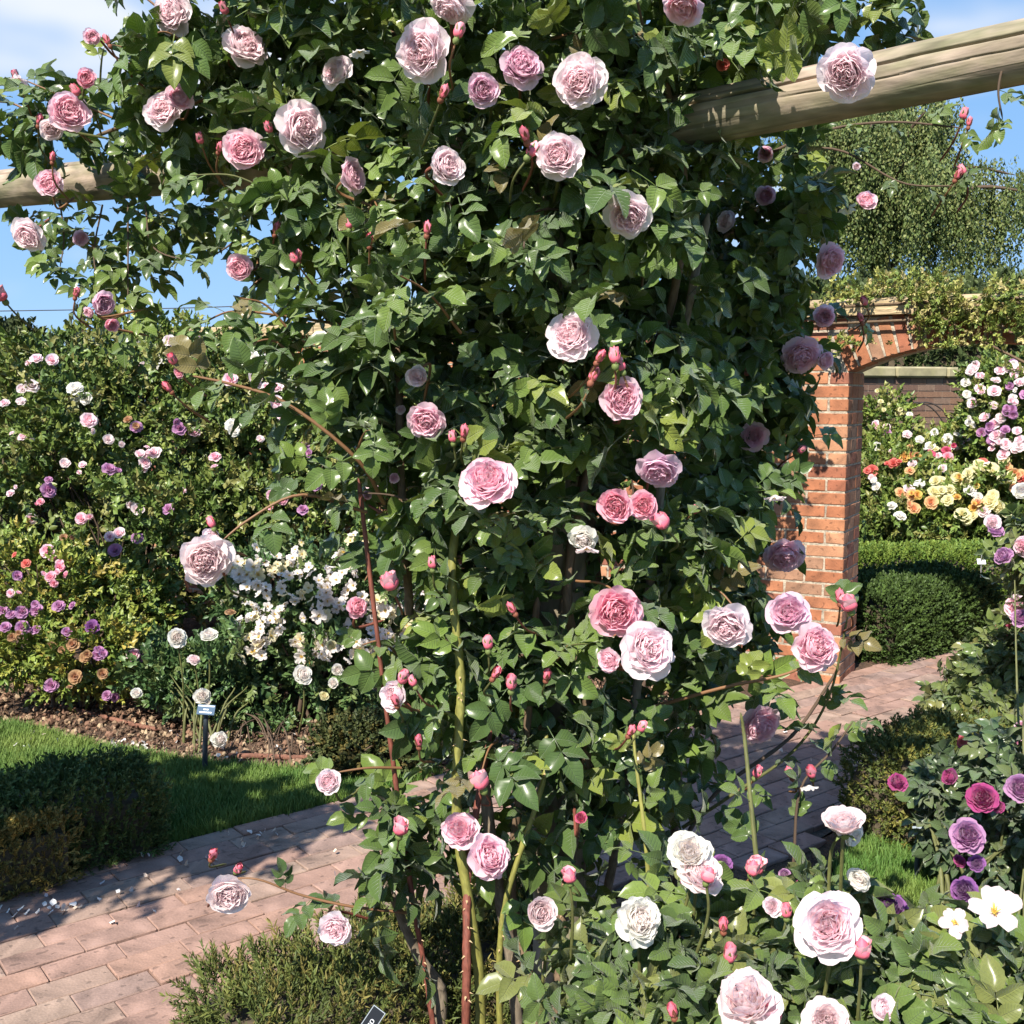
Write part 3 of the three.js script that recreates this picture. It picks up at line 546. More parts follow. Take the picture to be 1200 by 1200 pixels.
roseShrub('rose_bush', ground(90, 835), [lobe(60, 690, 5.9, 95, 62, 0.38), lobe(30, 750, 5.7, 70, 60, 0.32), lobe(110, 770, 5.6, 75, 58, 0.3), lobe(150, 720, 6.0, 60, 60, 0.3), lobe(20, 670, 6, 60, 45, .3)], {
  seed: 24, gaps: 3.2, leaves: 3600, cols: G_YELLOW, label: 'yellowing rose bush with clustered mauve pink and browned blooms', stems: 16, size: 0.8, lift: 0.4,
  blooms: [[55, 645, 19, 'pink'], [70, 660, 12, 'pink'], [59, 675, 13, 'deep'], [20, 675, 15, 'lilac'], [58, 677, 12, 'pink'], [3, 715, 15, 'lilac'], [26, 717, 17, 'lilac'], [42, 715, 17, 'lilac'], [13, 720, 12, 'lilac'], [6, 735, 15, 'lilac'], [26, 735, 17, 'lilac'], [69, 710, 17, 'lilac'], [78, 740, 12, 'lilac'], [108, 735, 18, 'purple'], [115, 767, 17, 'lilac'], [156, 767, 17, 'pink'], [165, 771, 12, 'lilac'], [60, 803, 17, 'lilac'], [125, 815, 12, 'lilac'], [135, 817, 12, 'lilac'], [85, 755, 17, 'tan'], [60, 757, 13, 'tan'], [88, 793, 17, 'tan'], [120, 790, 16, 'tan'], [100, 770, 15, 'tan'], [14, 747, 12, 'tan'], [70, 665, 14, 'deep'], [12, 695, 10, 'pink'], [30, 660, 12, 'coral'], [75, 630, 12, 'tan']],
});
roseShrub('white_rose_bush', ground(370, 850), [lobe(370, 720, 5.7, 105, 85, 0.4), lobe(320, 690, 5.8, 65, 60, 0.3), lobe(430, 690, 5.8, 75, 75, 0.35), lobe(300, 760, 5.5, 60, 60, 0.3), lobe(400, 780, 5.5, 80, 55, 0.3)], {
  seed: 25, gaps: 3.2, leaves: 3200, cols: G_GREY, label: 'white rose bush covered in clusters of single open blooms', single: true, stems: 14, size: 0.95,
  blooms: [], random: 100, box: [275, 626, 490, 770], dia: [0.06, 0.09], tints: ['white', 'white', 'white', 'cream'],
});
{
  const t = roseShrub('white_rose_bush', ground(235, 880), [lobe(235, 795, 5.45, 65, 42, 0.22), lobe(195, 785, 5.5, 45, 36, 0.2), lobe(275, 790, 5.5, 55, 45, 0.22), lobe(290, 825, 5.35, 34, 24, 0.14, 0.5)], {
    seed: 26, near: true, leaves: 1000, cols: G_GREY, label: 'low white rose bush with full rounded blooms by the blue label', stems: 14, size: 0.95, deep: 0.8, stemMat: caneOlive, stemR: 0.007,
    blooms: [[208, 746, 24, 'white', 5.1], [245, 743, 26, 'white', 5.1], [228, 772, 16, 'blush', 5.1], [237, 815, 22, 'white', 5.0], [243, 824, 14, 'white', 5.0], [356, 790, 26, 'white', 5.1], [395, 785, 22, 'white', 5.1], [390, 800, 14, 'white', 5.1], [160, 812, 15, 'white', 5.1], [258, 866, 22, 'white', 4.95], [380, 815, 14, 'cream', 5.1], [388, 755, 13, 'cream', 5.1], [270, 716, 12, 'tan', 5.2]],
  });
  for (const [x, y, x2, y2] of [[208, 750, 215, 850], [245, 748, 240, 850], [237, 822, 236, 875], [356, 795, 350, 860], [228, 776, 232, 850]]) addStem(t, [at(x, y, 5.12), at((x + x2) / 2 + 3, (y + y2) / 2, 5.15), at(x2, y2, 5.2)], 0.004, 0.005, caneOlive);
}
// low twiggy growth in the bed
for (const [px, py, D, w, h, s, where] of [[330, 868, 5.3, 45, 35, 31, 'between blue label and olive box bush'], [300, 850, 5.5, 40, 30, 32, 'just behind the blue label'], [420, 850, 5.5, 60, 40, 33, 'behind the olive box bush'], [500, 840, 5.8, 60, 50, 34, 'behind the canes of the climbing rose']])
  roseShrub('low_plant', ground(px, py + h), [lobe(px, py, D, w, h, 0.2)], { seed: s, leaves: 260, cols: G_GREY, deep: 0.9, stems: 8, stemR: 0.004, size: 0.8, label: 'sparse low green plant in the soil ' + where, category: 'plant', group: 'low plants in the soil bed' });
roseShrub('box_bush', ground(420, 918), [lobe(420, 880, 4.75, 58, 42, 0.2), lobe(470, 880, 4.8, 45, 40, 0.18)], { seed: 35, leaves: 2600, geo: SPRIG_BOX, mat: yewLeaf, size: 1.4, cols: [[0.05, 0.065, 0.02], [0.07, 0.08, 0.025], [0.04, 0.055, 0.018], [0.11, 0.09, 0.025]], stems: 6, stemR: 0.006, label: 'small rounded olive green box bush at the lawn edge', category: 'bush' });
hedge('clipped_hedge', [-1.42, 4.02], [-3.0, 2.79], 0.46, 0.29, { seed: 41, n: 9000, geo: SPRIG_YEW_S, size: 1.0, rough: 0.12, cols: [[0.065, 0.10, 0.026], [0.08, 0.125, 0.03], [0.05, 0.085, 0.022], [0.11, 0.135, 0.034]], label: 'low dark green clipped hedge between lawn and brick path' });
hedge('clipped_hedge', [-1.54, 3.66], [-1.80, 3.44], 0.14, 0.24, { seed: 42, n: 1100, geo: SPRIG_YEW_S, size: 0.9, rough: 0.2, cols: [[0.26, 0.19, 0.045], [0.19, 0.15, 0.04], [0.14, 0.13, 0.035]], label: 'golden brown patch of hedge in front of the dark one' });
hedge('clipped_hedge', [-3.9, 9.2], [-6.5, 10.4], 0.9, 2.15, { seed: 43, n: 5000, geo: SPRIG_ROSE, size: 1.1, rough: 0.12, cols: [[0.045, 0.06, 0.018], [0.035, 0.05, 0.015]], label: 'tall dark hedge behind the rose bushes' });
// loose shoots of young yew along the near edge of the path
hedge('yew_hedge', [-0.66, 2.48], [0.16, 3.1], 0.5, 0.2, { seed: 44, n: 3000, geo: SPRIG_YEW, size: 0.92, rough: 0.3, wild: 0.75, cols: [[0.10, 0.125, 0.03], [0.075, 0.10, 0.025], [0.13, 0.145, 0.035], [0.06, 0.08, 0.022], [0.16, 0.14, 0.04]], label: 'loose young yew hedge under the climbing rose beside the path' });

// mulch, stones and fallen petals
{
  SEED = 51; const chip = leaflet(0.03, 0.016, 2, 1, 0.5, 0.3), L = [], stone = new THREE.IcosahedronGeometry(0.011, 0), S = [];
  const tints = [[0.17, 0.10, 0.06], [0.24, 0.16, 0.10], [0.12, 0.07, 0.045], [0.33, 0.24, 0.15], [0.20, 0.11, 0.07]];
  for (let i = 0; i < 9000; i++) { const x = rr(-3.3, 1.2), d = rr(4.6, 6.6); if (inPoly(x, d, LAWN) || inPoly(x, d, PATH)) continue; L.push({ m: mat4(x, 0.03 + rr(0, 0.02), -d, rr(0, 6.28), rr(-1.9, -1.2), rr(-0.5, 0.5), rr(0.5, 1.4)), c: mixCol(tints) }); if (i % 2) S.push({ m: mat4(rr(-3.3, 1.2), 0.028, -rr(4.75, 6.3), rr(0, 6), rr(0, 6), 0, rr(0.5, 1.9)), c: mixCol(tints) }); }
  tag(scatter('bark_mulch', chip, phys({ color: C(1, 1, 1) }), L), 'brown bark chips strewn over the soil bed', 'mulch', null, 'stuff');
  tag(scatter('soil_crumbs', stone, std({ color: C(1, 1, 1), flatShading: true }), S.filter((e) => { const q = e.m.elements; return !inPoly(q[12], -q[14], LAWN) && !inPoly(q[12], -q[14], PATH); })), 'clods of dry soil in the bed', 'soil', null, 'stuff');
  const pet = leaflet(0.024, 0.021, 3, 2, 0.3, -0.2), P = [], white = [[0.8, 0.74, 0.68], [0.85, 0.82, 0.78], [0.72, 0.6, 0.58], [0.7, 0.55, 0.42]];
  const drop = (px, py, n, sx, sy, h = 0.045) => { for (let i = 0; i < n; i++) { const g = ground(px + rr(-sx, sx), py + rr(-sy, sy)); P.push({ m: mat4(g.x, h + rr(0, 0.01), g.z, rr(0, 6.28), rr(-1.9, -1.2), rr(-0.4, 0.4), rr(0.7, 1.25)), c: mixCol(white) }); } };
  drop(150, 882, 26, 22, 9); drop(265, 893, 12, 14, 14); drop(215, 880, 10, 30, 10); drop(320, 800, 26, 60, 25); drop(270, 866, 10, 20, 8); drop(300, 840, 14, 60, 20); drop(40, 878, 8, 40, 10); drop(370, 880, 12, 50, 25);
  drop(280, 1000, 5, 40, 10, 0.04); drop(100, 1070, 7, 60, 14, 0.034); drop(40, 1082, 12, 40, 8, 0.034); drop(150, 1060, 5, 70, 25, 0.034); drop(300, 992, 6, 25, 6, 0.04); drop(210, 1020, 7, 60, 8, 0.034); drop(110, 1110, 4, 100, 40, 0.034); drop(1040, 1110, 10, 60, 30, 0.05); drop(440, 1020, 6, 60, 40, 0.04); drop(950, 880, 6, 60, 30, 0.04);
  tag(scatter('fallen_petals', pet, phys({ color: C(1, 1, 1), roughness: 1, transmission: 0.2, thickness: 0 }), P), 'fallen pale rose petals on soil and path', 'petals', null, 'stuff');
  // pieces of reddish watering hose on the soil
  const hm = std({ color: C(0.27, 0.125, 0.085), roughness: 0.95, map: grit });
  const hose = (pts, label) => { const o = part(numbered('watering_hose'), stemGeo(pts.map(([x, y]) => ground(x, y, 0.036)), 0.013, 0.012, 8, 0.1), hm, scene); tag(o, label, 'hose'); };
  hose([[70, 828], [110, 837], [160, 850], [185, 855]], 'reddish brown hose lying in front of the yellowing rose bush');
  hose([[268, 886], [310, 886], [350, 888], [390, 884]], 'short reddish hose end on the soil beside the blue label');
  hose([[290, 825], [320, 826], [350, 828]], 'reddish hose lying under the white rose bush');
}
// blue plant label on a dark stake
{
  const g = ground(240, 910), t = thing('plant_label', g, 'blue grey plant label on a dark stake in the soil', 'plant label'), top = at(245, 834, -g.z), H = top.y;
  part('stake', stemGeo([V(0, 0, 0), V(0.006, H * 0.5, 0), V(0.014, H, 0)], 0.012, 0.011, 6, 0.02), std({ color: C(0.03, 0.04, 0.05), roughness: 0.5 }), t);
  const c = document.createElement('canvas'); c.width = 256; c.height = 160; const x = c.getContext('2d'); x.fillStyle = '#3d566e'; x.fillRect(0, 0, 256, 160); x.fillStyle = '#c9d8e4'; x.fillRect(8, 10, 236, 22);
  x.fillStyle = '#e4ebf0'; for (const [a, b, w] of [[88, 66, 24], [114, 66, 16], [134, 66, 30], [40, 112, 26], [70, 112, 18], [92, 112, 30], [126, 112, 22], [152, 112, 32], [188, 112, 26]]) x.fillRect(a, b, w, 20);
  const tx = new THREE.CanvasTexture(c); tx.colorSpace = THREE.SRGBColorSpace;
  const pl = part('label_plate', new THREE.BoxGeometry(0.075, 0.048, 0.004), [0, 1, 2, 3, 4, 5].map((i) => std(i === 4 ? { map: tx, roughness: 0.4 } : { color: C(0.05, 0.08, 0.11) })), t); pl.position.set(0.018, H + 0.012, 0.014); pl.rotation.set(-0.75, 0.15, 0);
}
// boundary post with wire above the bushes
{
  const p = at(97, 400, 9.4), t = thing('fence_post', V(p.x, 0, p.z), 'thin brown post with two sky wires above rose bushes', 'post'), top = at(97, 362, 9.4).y;
  part('post', new THREE.CylinderGeometry(0.03, 0.034, top, 8).translate(0, top / 2, 0), std({ color: C(0.16, 0.10, 0.06), map: barkTex }), t);
  for (const [x0, y0, x1, y1] of [[97, 363, -260, 366], [97, 363, 330, 357]]) part('wire', stemGeo([at(x0, y0, 9.4), at((x0 + x1) / 2, (y0 + y1) / 2 + 1, 9.4), at(x1, y1, 9.4)].map((q) => q.sub(t.position)), 0.004, 0.004, 4, 0, 8), std({ color: C(0.05, 0.05, 0.055) }), t);
}

// ---------------------------------------------------------------- beyond the arch
hedge('box_hedge', [2.12, 6.95], [3.06, 7.70], 0.72, 0.43, { seed: 61, n: 7000, geo: SPRIG_BOX, size: 1.5, rough: 0.06, cols: [[0.05, 0.085, 0.02], [0.065, 0.11, 0.024], [0.04, 0.07, 0.018]], label: 'dark box hedge along the path just beyond the arch' });
hedge('box_hedge', [2.6, 8.9], [6.2, 9.3], 0.7, 0.4, { seed: 62, n: 8000, geo: SPRIG_BOX, size: 1.6, rough: 0.06, cols: [[0.12, 0.185, 0.03], [0.095, 0.16, 0.028], [0.15, 0.21, 0.035]], label: 'bright green box hedge in front of the peach roses' });
const midTints = ['cream', 'cream', 'peach', 'yellow', 'blush', 'white', 'coral'];
roseShrub('peach_rose_bush', ground(1090, 660), [lobe(1080, 610, 9.9, 90, 55, 0.6), lobe(1150, 600, 9.9, 90, 60, 0.6), lobe(1040, 580, 10.3, 70, 55, 0.5)], {
  seed: 63, leaves: 4200, cols: G_FRESH.concat(G_DEEP), label: 'rose bush with big cream and peach blooms behind the bright hedge', stems: 12, size: 1.3,
  blooms: [[1102, 564, 16, 'cream'], [1096, 576, 17, 'cream'], [1113, 574, 17, 'cream'], [1091, 589, 17, 'peach'], [1110, 586, 15, 'cream'], [1071, 596, 18, 'peach'], [1128, 602, 20, 'cream'], [1077, 567, 14, 'white'], [1078, 540, 16, 'yellow'], [1060, 536, 14, 'yellow'], [1068, 534, 13, 'peach'], [1088, 554, 15, 'cream'], [1047, 543, 15, 'coral'], [1022, 552, 18, 'coral'], [1027, 570, 12, 'white'], [1135, 555, 15, 'cream'], [1141, 552, 15, 'cream'], [1162, 550, 18, 'cream'], [1180, 560, 22, 'cream'], [1178, 547, 16, 'peach'], [1160, 588, 20, 'cream'], [1163, 580, 16, 'cream'], [1066, 551, 12, 'peach'], [1128, 565, 10, 'yellow'], [1146, 582, 12, 'white'], [1075, 580, 12, 'yellow'], [1196, 558, 18, 'peach'], [1140, 595, 10, 'yellow']],
  random: 26, box: [1015, 520, 1200, 610], dia: [0.07, 0.12], tints: midTints });
roseShrub('white_rose_bush', ground(1080, 600), [lobe(1060, 545, 11.2, 80, 45, 0.6), lobe(1150, 540, 11.2, 70, 45, 0.6), lobe(1036, 495, 11.6, 34, 38, 0.4, 0.5), lobe(1140, 505, 11.4, 30, 25, 0.3, .5)], {
  seed: 64, leaves: 3600, cols: G_FRESH, label: 'loose rose bush dotted white and pink before the far brown wall', stems: 10, size: 1.2,
  blooms: [[1101, 495, 12, 'white'], [1095, 507, 11, 'white'], [1077, 480, 8, 'cream'], [1036, 480, 6, 'cream'], [1042, 456, 8, 'cream'], [1032, 470, 7, 'cream'], [1110, 514, 14, 'white'], [1090, 523, 14, 'white'], [1112, 523, 10, 'white'], [1078, 515, 11, 'white'], [1029, 524, 12, 'white'], [1040, 507, 9, 'lilac'], [1027, 500, 12, 'pale'], [1068, 497, 11, 'lilac'], [1066, 486, 8, 'white'], [1138, 510, 13, 'white'], [1122, 507, 9, 'white'], [1148, 497, 14, 'white'], [1154, 523, 12, 'pale'], [1161, 525, 13, 'pale'], [1110, 535, 14, 'deep'], [1109, 528, 11, 'hot'], [1093, 533, 10, 'hot'], [1142, 543, 10, 'hot'], [1066, 524, 9, 'peach'], [1130, 520, 9, 'pale'], [1055, 480, 6, 'cream'], [1028, 458, 6, 'cream'], [1022, 460, 6, 'cream'], [1060, 463, 6, 'cream']],
  random: 16, box: [1020, 490, 1200, 540], dia: [0.06, 0.1], tints: ['white', 'pale', 'blush', 'cream'] });
roseShrub('climbing_rose', ground(1180, 620), [lobe(1170, 480, 10.2, 42, 65, 0.45), lobe(1195, 520, 10, 50, 90, 0.5), lobe(1160, 445, 10.3, 28, 25, 0.3), lobe(1230, 460, 10.2, 60, 60, 0.5)], {
  seed: 65, leaves: 3200, cols: G_DEEP.concat(G_FRESH), label: 'tall climbing rose massed with pale lilac pink blooms beyond the arch', stems: 12, size: 1.1,
  blooms: [[1140, 432, 14, 'blush'], [1143, 428, 12, 'pale'], [1132, 448, 12, 'white'], [1148, 455, 14, 'pale'], [1172, 434, 14, 'pale'], [1184, 432, 15, 'blush'], [1188, 440, 12, 'pale'], [1168, 445, 10, 'blush'], [1140, 472, 14, 'pale'], [1165, 458, 16, 'pale'], [1164, 475, 12, 'blush'], [1180, 483, 15, 'lilac'], [1186, 480, 14, 'lilac'], [1188, 471, 12, 'pale'], [1166, 496, 15, 'pale'], [1173, 490, 13, 'blush'], [1160, 505, 16, 'lilac'], [1167, 510, 16, 'pale'], [1178, 504, 14, 'lilac'], [1179, 520, 14, 'pale'], [1176, 532, 16, 'pale'], [1176, 541, 14, 'cream'], [1195, 522, 18, 'blush'], [1162, 526, 10, 'pale'], [1133, 462, 11, 'white'], [1136, 495, 11, 'white'], [1195, 448, 12, 'pale'], [1150, 440, 10, 'pale'], [1187, 465, 10, 'white'], [1192, 505, 13, 'pale']],
  random: 14, box: [1150, 425, 1210, 560], dia: [0.08, 0.12], tints: ['pale', 'blush', 'lilac', 'white'] });
hedge('tall_hedge', [3.5, 15.2], [9.5, 14.4], 1.2, 3.0, { seed: 66, n: 9000, geo: SPRIG_ROSE, size: 2.0, rough: 0.1, cols: [[0.06, 0.085, 0.028], [0.08, 0.11, 0.035], [0.045, 0.065, 0.022]], label: 'dark leafy hedge rising behind the far wall' });
{
  const g = at(1060, 560, 12.0), t = thing('rose_hoop', V(g.x, 0, g.z), 'thin dark metal hoop support in front of the far wall', 'plant support');
  for (const dx of [0, 0.16]) { const P = []; for (let i = 0; i <= 16; i++) { const a = Math.PI * i / 16; P.push(V(0.1 + dx + -Math.cos(a) * 0.42, 0.85 + Math.sin(a) * 0.75, dx * -1.2)); } P.unshift(V(0.1 + dx - 0.42, 0, -dx * 1.2)); P.push(V(0.1 + dx + 0.42, 0, -dx * 1.2)); part('hoop', stemGeo(P, 0.008, 0.008, 5, 0, 40), std({ color: C(0.06, 0.05, 0.045), metalness: 0.5, roughness: 0.6 }), t); }
}
{
  const p = at(1150, 658, 8.55), t = thing('plant_label', V(p.x, 0.3, p.z), 'small white label in front of the bright green hedge', 'plant label');
  part('stake', new THREE.CylinderGeometry(0.005, 0.005, 0.45, 6).translate(0, -0.08, 0), std({ color: C(0.2, 0.2, 0.2) }), t);
  const q = part('label_plate', new THREE.BoxGeometry(0.065, 0.045, 0.004), std({ color: C(0.8, 0.8, 0.78), roughness: 0.5 }), t); q.position.y = p.y - 0.3; q.rotation.x = -0.5;
}
// weeping birch, far off
{
  SEED = 71; const D = 24, base = at(1050, 500, D); base.y = 0; const t = thing('birch_tree', base, 'tall weeping birch with hanging curtains of small leaves', 'tree');
  const bark = std({ color: C(0.42, 0.40, 0.36), map: barkTex }), top = at(1020, 130, D), limbs = [];
  addStem(t, [base, base.clone().lerp(top, 0.4).add(V(0.1, 0, 0)), top], 0.26, 0.06, bark, 'trunk', 9);
  const ends = [[930, 150], [965, 120], [1010, 105], [1060, 112], [1090, 150], [1110, 200], [1165, 215], [1190, 205], [1060, 190], [1000, 180], [940, 210], [1140, 235], [1210, 225], [1080, 230], [900, 140], [1020, 150], [1085, 130]];
  for (const [x, y] of ends) { const e = at(x, y, D + rr(-1.6, 1.6)), s = base.clone().lerp(top, rr(0.45, 0.85)), m = s.clone().lerp(e, 0.6).add(V(0, 0.5, 0)); addStem(t, [s, m, e], 0.07, 0.02, twigDark, 'branch', 5); limbs.push([s, m, e]); }
  const leaf = leaflet(0.085, 0.06, 2, 1, 0.2, 0.1), L = [], inv = new THREE.Matrix4().makeTranslation(-base.x, 0, -base.z);
  const tails = []; // curtains: bunches of strands that hang from one twig
  for (let i = 0; i < 250; i++) { const [s, m, e] = pick(rnd() < 0.45 ? limbs.slice(0, 5) : limbs), u = rr(0.2, 1), p = u < 0.5 ? s.clone().lerp(m, u * 2) : m.clone().lerp(e, u * 2 - 1); tails.push([p.add(V(rr(-0.6, 0.6), rr(-0.1, 0.35), rr(-0.8, 0.8))), rr(0.9, 3.0), 7]); }
  for (const [x, y, len] of [[1115, 215, 2.2], [1130, 222, 2.6], [1150, 232, 1.6], [1165, 222, 2.4], [1178, 212, 2.7], [1190, 207, 2.0], [1100, 190, 2.4], [1088, 150, 2.6], [1075, 140, 3], [1205, 212, 1.8], [1142, 225, 2.3], [1070, 200, 2.6], [1170, 225, 2.9], [1128, 225, 2.9]]) tails.push([at(x, y, D + rr(-1, 1)), len, 9]);
  for (const [p, tall, n] of tails) for (let k = 0; k < n; k++) {
    const o = V(p.x + rr(-0.26, 0.26), p.y + rr(-0.15, 0.15), p.z + rr(-0.26, 0.26)), len = tall * rr(0.4, 1), dx = rr(-0.12, 0.12), c = Math.round(len * 42), sw = rr(-0.25, 0.25);
    for (let j = 0; j < c; j++) { const v = j / c, q = V(o.x + dx * v + sw * v * v + rr(-0.08, 0.08), o.y - len * v, o.z + rr(-0.08, 0.08)); L.push({ m: inv.clone().multiply(orient(q, V(rr(-0.8, 0.8), -1, rr(-0.8, 0.8)), rdir(), rr(0.5, 1.2))), c: mixCol([[0.085, 0.12, 0.033], [0.11, 0.145, 0.04], [0.06, 0.09, 0.027], [0.15, 0.17, 0.055]]) }); }
  }
  scatter('foliage', leaf, yewLeaf, L, t);
}
// climber trained over the top of the arch wall
{
  SEED = 75; const w0 = V(1.87, 0, -6.2), dx = V(Math.cos(0.512), 0, Math.sin(0.512)), fr = V(-Math.sin(0.512), 0, Math.cos(0.512));
  const P = (x, y, z) => w0.clone().addScaledVector(dx, x).addScaledVector(fr, z).add(V(0, y, 0));
  const t = thing('wall_climber', P(1.5, 0, 0.12), 'yellow green leafy climber trained on wires over the arch', 'climbing plant'), inv = new THREE.Matrix4().makeTranslation(-t.position.x, 0, -t.position.z), L = [];
  for (let i = 0; i < 3300; i++) {
    const x = rr(-0.45, 2.2), y = 1.93 + 0.36 * rnd() + 0.06 * noise(x * 4, 2) + (rnd() < 0.1 ? rr(0, 0.16) : 0), d = noise(x * 2.6, y * 3.5, 3) + 0.3 * noise(x * 9, y * 9);
    if (d < -0.06 + (x < 0.0 ? 0.12 : 0) + (y > 2.08 && y < 2.2 && x < 0.5 ? 0.06 : -0.04)) continue; if (y < 2.04 && rnd() < 0.35) continue;
    const p = P(x, y, rr(0.03, 0.13) - (y > 2.2 ? rr(0, 0.4) : 0));
    L.push({ m: inv.clone().multiply(orient(p, fr.clone().add(rdir()).add(V(0, 0.2, 0)), V(0, 0.7, 0).add(fr).add(rdir().multiplyScalar(0.7)), rr(0.42, 0.75))), c: mixCol([[0.23, 0.26, 0.06], [0.31, 0.31, 0.085], [0.18, 0.23, 0.05], [0.36, 0.31, 0.13], [0.13, 0.18, 0.04]]) });
  }
  scatter('foliage', SPRIG_ROSE, farLeaf, L, t);
  for (const y of [2.06, 2.15]) addStem(t, [P(-0.3, y, 0.05), P(0.7, y + 0.01, 0.06), P(2.3, y, 0.05)], 0.008, 0.008, caneBrown, 'cane');
  for (let i = 0; i < 7; i++) addStem(t, [P(2.5 - i * 0.05, 0, 0.12), P(2.1 - i * 0.1, 1.4, 0.1), P(1.8 - i * 0.2, 2.0, 0.09), P(1.2 - i * 0.15, 2.1 + rr(0, 0.1), 0.08)], 0.011, 0.005, caneBrown, 'cane');
}
// leafy climber against the wall left of the arch (it throws the dappled shade on the pier)
roseShrub('climbing_rose', V(0.75, 0, -5.75), [[V(0.72, 2.05, -5.62), 0.34, 0.36, 0.2], [V(1.0, 1.75, -5.75), 0.22, 0.26, 0.14], [V(0.5, 1.5, -5.95), 0.35, 0.5, 0.15], [V(1.15, 2.0, -5.68), 0.26, 0.25, 0.15, 0.8], [V(1.08, 1.55, -5.8), 0.22, 0.3, 0.12, 0.8]], { seed: 76, leaves: 620, cols: G_DEEP, label: 'dark climbing rose against the wall left of the arch', stems: 6, size: 1.1, deep: 0.9 });

// ---------------------------------------------------------------- pergola of rough logs
const grain = tex(512, (x, y) => { // u round the log, v along it: long streaks, small knots
  const q = x + 0.03 * noise(x * 5, y * 3, 7), s = noise(q * 30, y * 3.2, 1) * 0.16 + noise(q * 80, y * 9, 5) * 0.16 + pfbm(x, y, 12, 12, 5) * 1.5, k = noise(q * 30, y * 2.4, 15), m = (0.7 + 0.42 * s) * (1 - 0.28 * sstep(0.32, 0.46, k)); return [m, m * 0.985, m * 0.95];
});
function logGeo(A, B, r, crackAng, sd, o) {
  const ax = B.clone().sub(A), len = ax.length(); ax.normalize(); const up = Math.abs(ax.y) > 0.9 ? V(0, 0, 1) : V(0, 1, 0), e1 = up.clone().sub(ax.clone().multiplyScalar(up.dot(ax))).normalize(), e2 = ax.clone().cross(e1);
  const g = gridGeo(Math.round(len * 50), 200, (v, u) => {
    const a = u * 6.2832, s = v * len; let k = 1 + 0.05 * noise(s * 1.3 + sd, Math.cos(a) * 0.8, Math.sin(a) * 0.8) + 0.012 * noise(s * 6 + sd, Math.cos(a) * 3, Math.sin(a) * 3);
    for (const [ca, depth, w, s0, s1] of crackAng) { const c = ca + 0.2 * noise(s * 1.1 + ca, sd) + 0.08 * noise(s * 5, ca * 3) + 0.03 * noise(s * 19, ca), d = Math.atan2(Math.sin(a - c), Math.cos(a - c)); k -= depth * Math.exp(-d * d / (w * w)) * sstep(s0, s0 + 0.15, s) * (1 - sstep(s1 - 0.15, s1, s)); }
    const end = v === 0 || v === 1 ? 0.93 : 1, p = A.clone().addScaledVector(ax, s).addScaledVector(e1, Math.cos(a) * r * k * end).addScaledVector(e2, Math.sin(a) * r * k * end);
    p.y += 0.012 * Math.sin(s * 1.7 + sd);
    return [p.x - o.x, p.y - o.y, p.z - o.z, u, s * 0.9];
  });
  const cap = (P, n) => { const c = new THREE.CircleGeometry(r * 0.94, 24); c.applyQuaternion(new THREE.Quaternion().setFromUnitVectors(V(0, 0, 1), n)); c.translate(P.x - o.x, P.y - o.y + 0.012 * Math.sin((n.dot(ax) > 0 ? len : 0) * 1.7 + sd), P.z - o.z); return c; };
  const m = mergeGeometries([g, cap(A, ax.clone().negate()), cap(B, ax)]);
  return paint(m, (x, y, z) => { const t = clamp(0.55 + fbm(x * 6, y * 16, z * 6, 4) * 2.2), w = clamp(0.4 + fbm(x * 22, y * 40, z * 22 + 5, 3) * 2); return [lerp(0.26, 0.36, w) * lerp(0.66, 1.12, t), lerp(0.22, 0.29, w) * lerp(0.76, 1.08, t), lerp(0.155, 0.235, w) * lerp(0.62, 1.12, t)]; });
}
const logMat = std({ vertexColors: true, map: grain, bumpMap: grain, bumpScale: 0.003, roughness: 0.9, color: C(1.25, 1.25, 1.25) });
const beamD = (x) => 4.28 / (1.559 + (x - 600) / FOC);
const POST = V(0.12, 0, -2.70);
{
  const t = thing('pergola', POST, 'rustic pergola of weathered round logs carrying the climbing rose', 'pergola');
  SEED = 81;
  part('post', logGeo(V(0.12, -0.1, -2.70), V(0.12, 2.30, -2.70), 0.068, [[2.2, 0.12, 0.05, 0.1, 2.2]], 3, POST), logMat, t);
  const r1 = at(1200, 62, beamD(1200)), r0 = at(860, 126, beamD(860)), rd = r1.clone().sub(r0), e1 = r0.clone().addScaledVector(rd, 3.2), e0 = r0.clone().addScaledVector(rd, -0.85);
  part('rail', logGeo(e0, e1, 0.057, [[1.22, 0.26, 0.036, 0.3, 3.4], [1.68, 0.09, 0.022, 0.55, 1.15], [-0.8, 0.08, 0.04, 0.2, 3], [0.98, 0.07, 0.02, 1.0, 1.7]], 11, POST), logMat, t);
  const l0 = at(0, 226, beamD(0)), l1 = at(560, 160, beamD(560)), ld = l0.clone().sub(l1);
  part('rail', logGeo(l1, l1.clone().addScaledVector(ld, 1.75), 0.062, [[-0.9, 0.12, 0.05, 0.4, 3.5], [1.1, 0.1, 0.04, 0.3, 3]], 23, POST), logMat, t);
  part('brace', logGeo(at(795, 160, 2.72), at(925, 80, 2.5), 0.016, [], 31, POST), logMat, t);
}

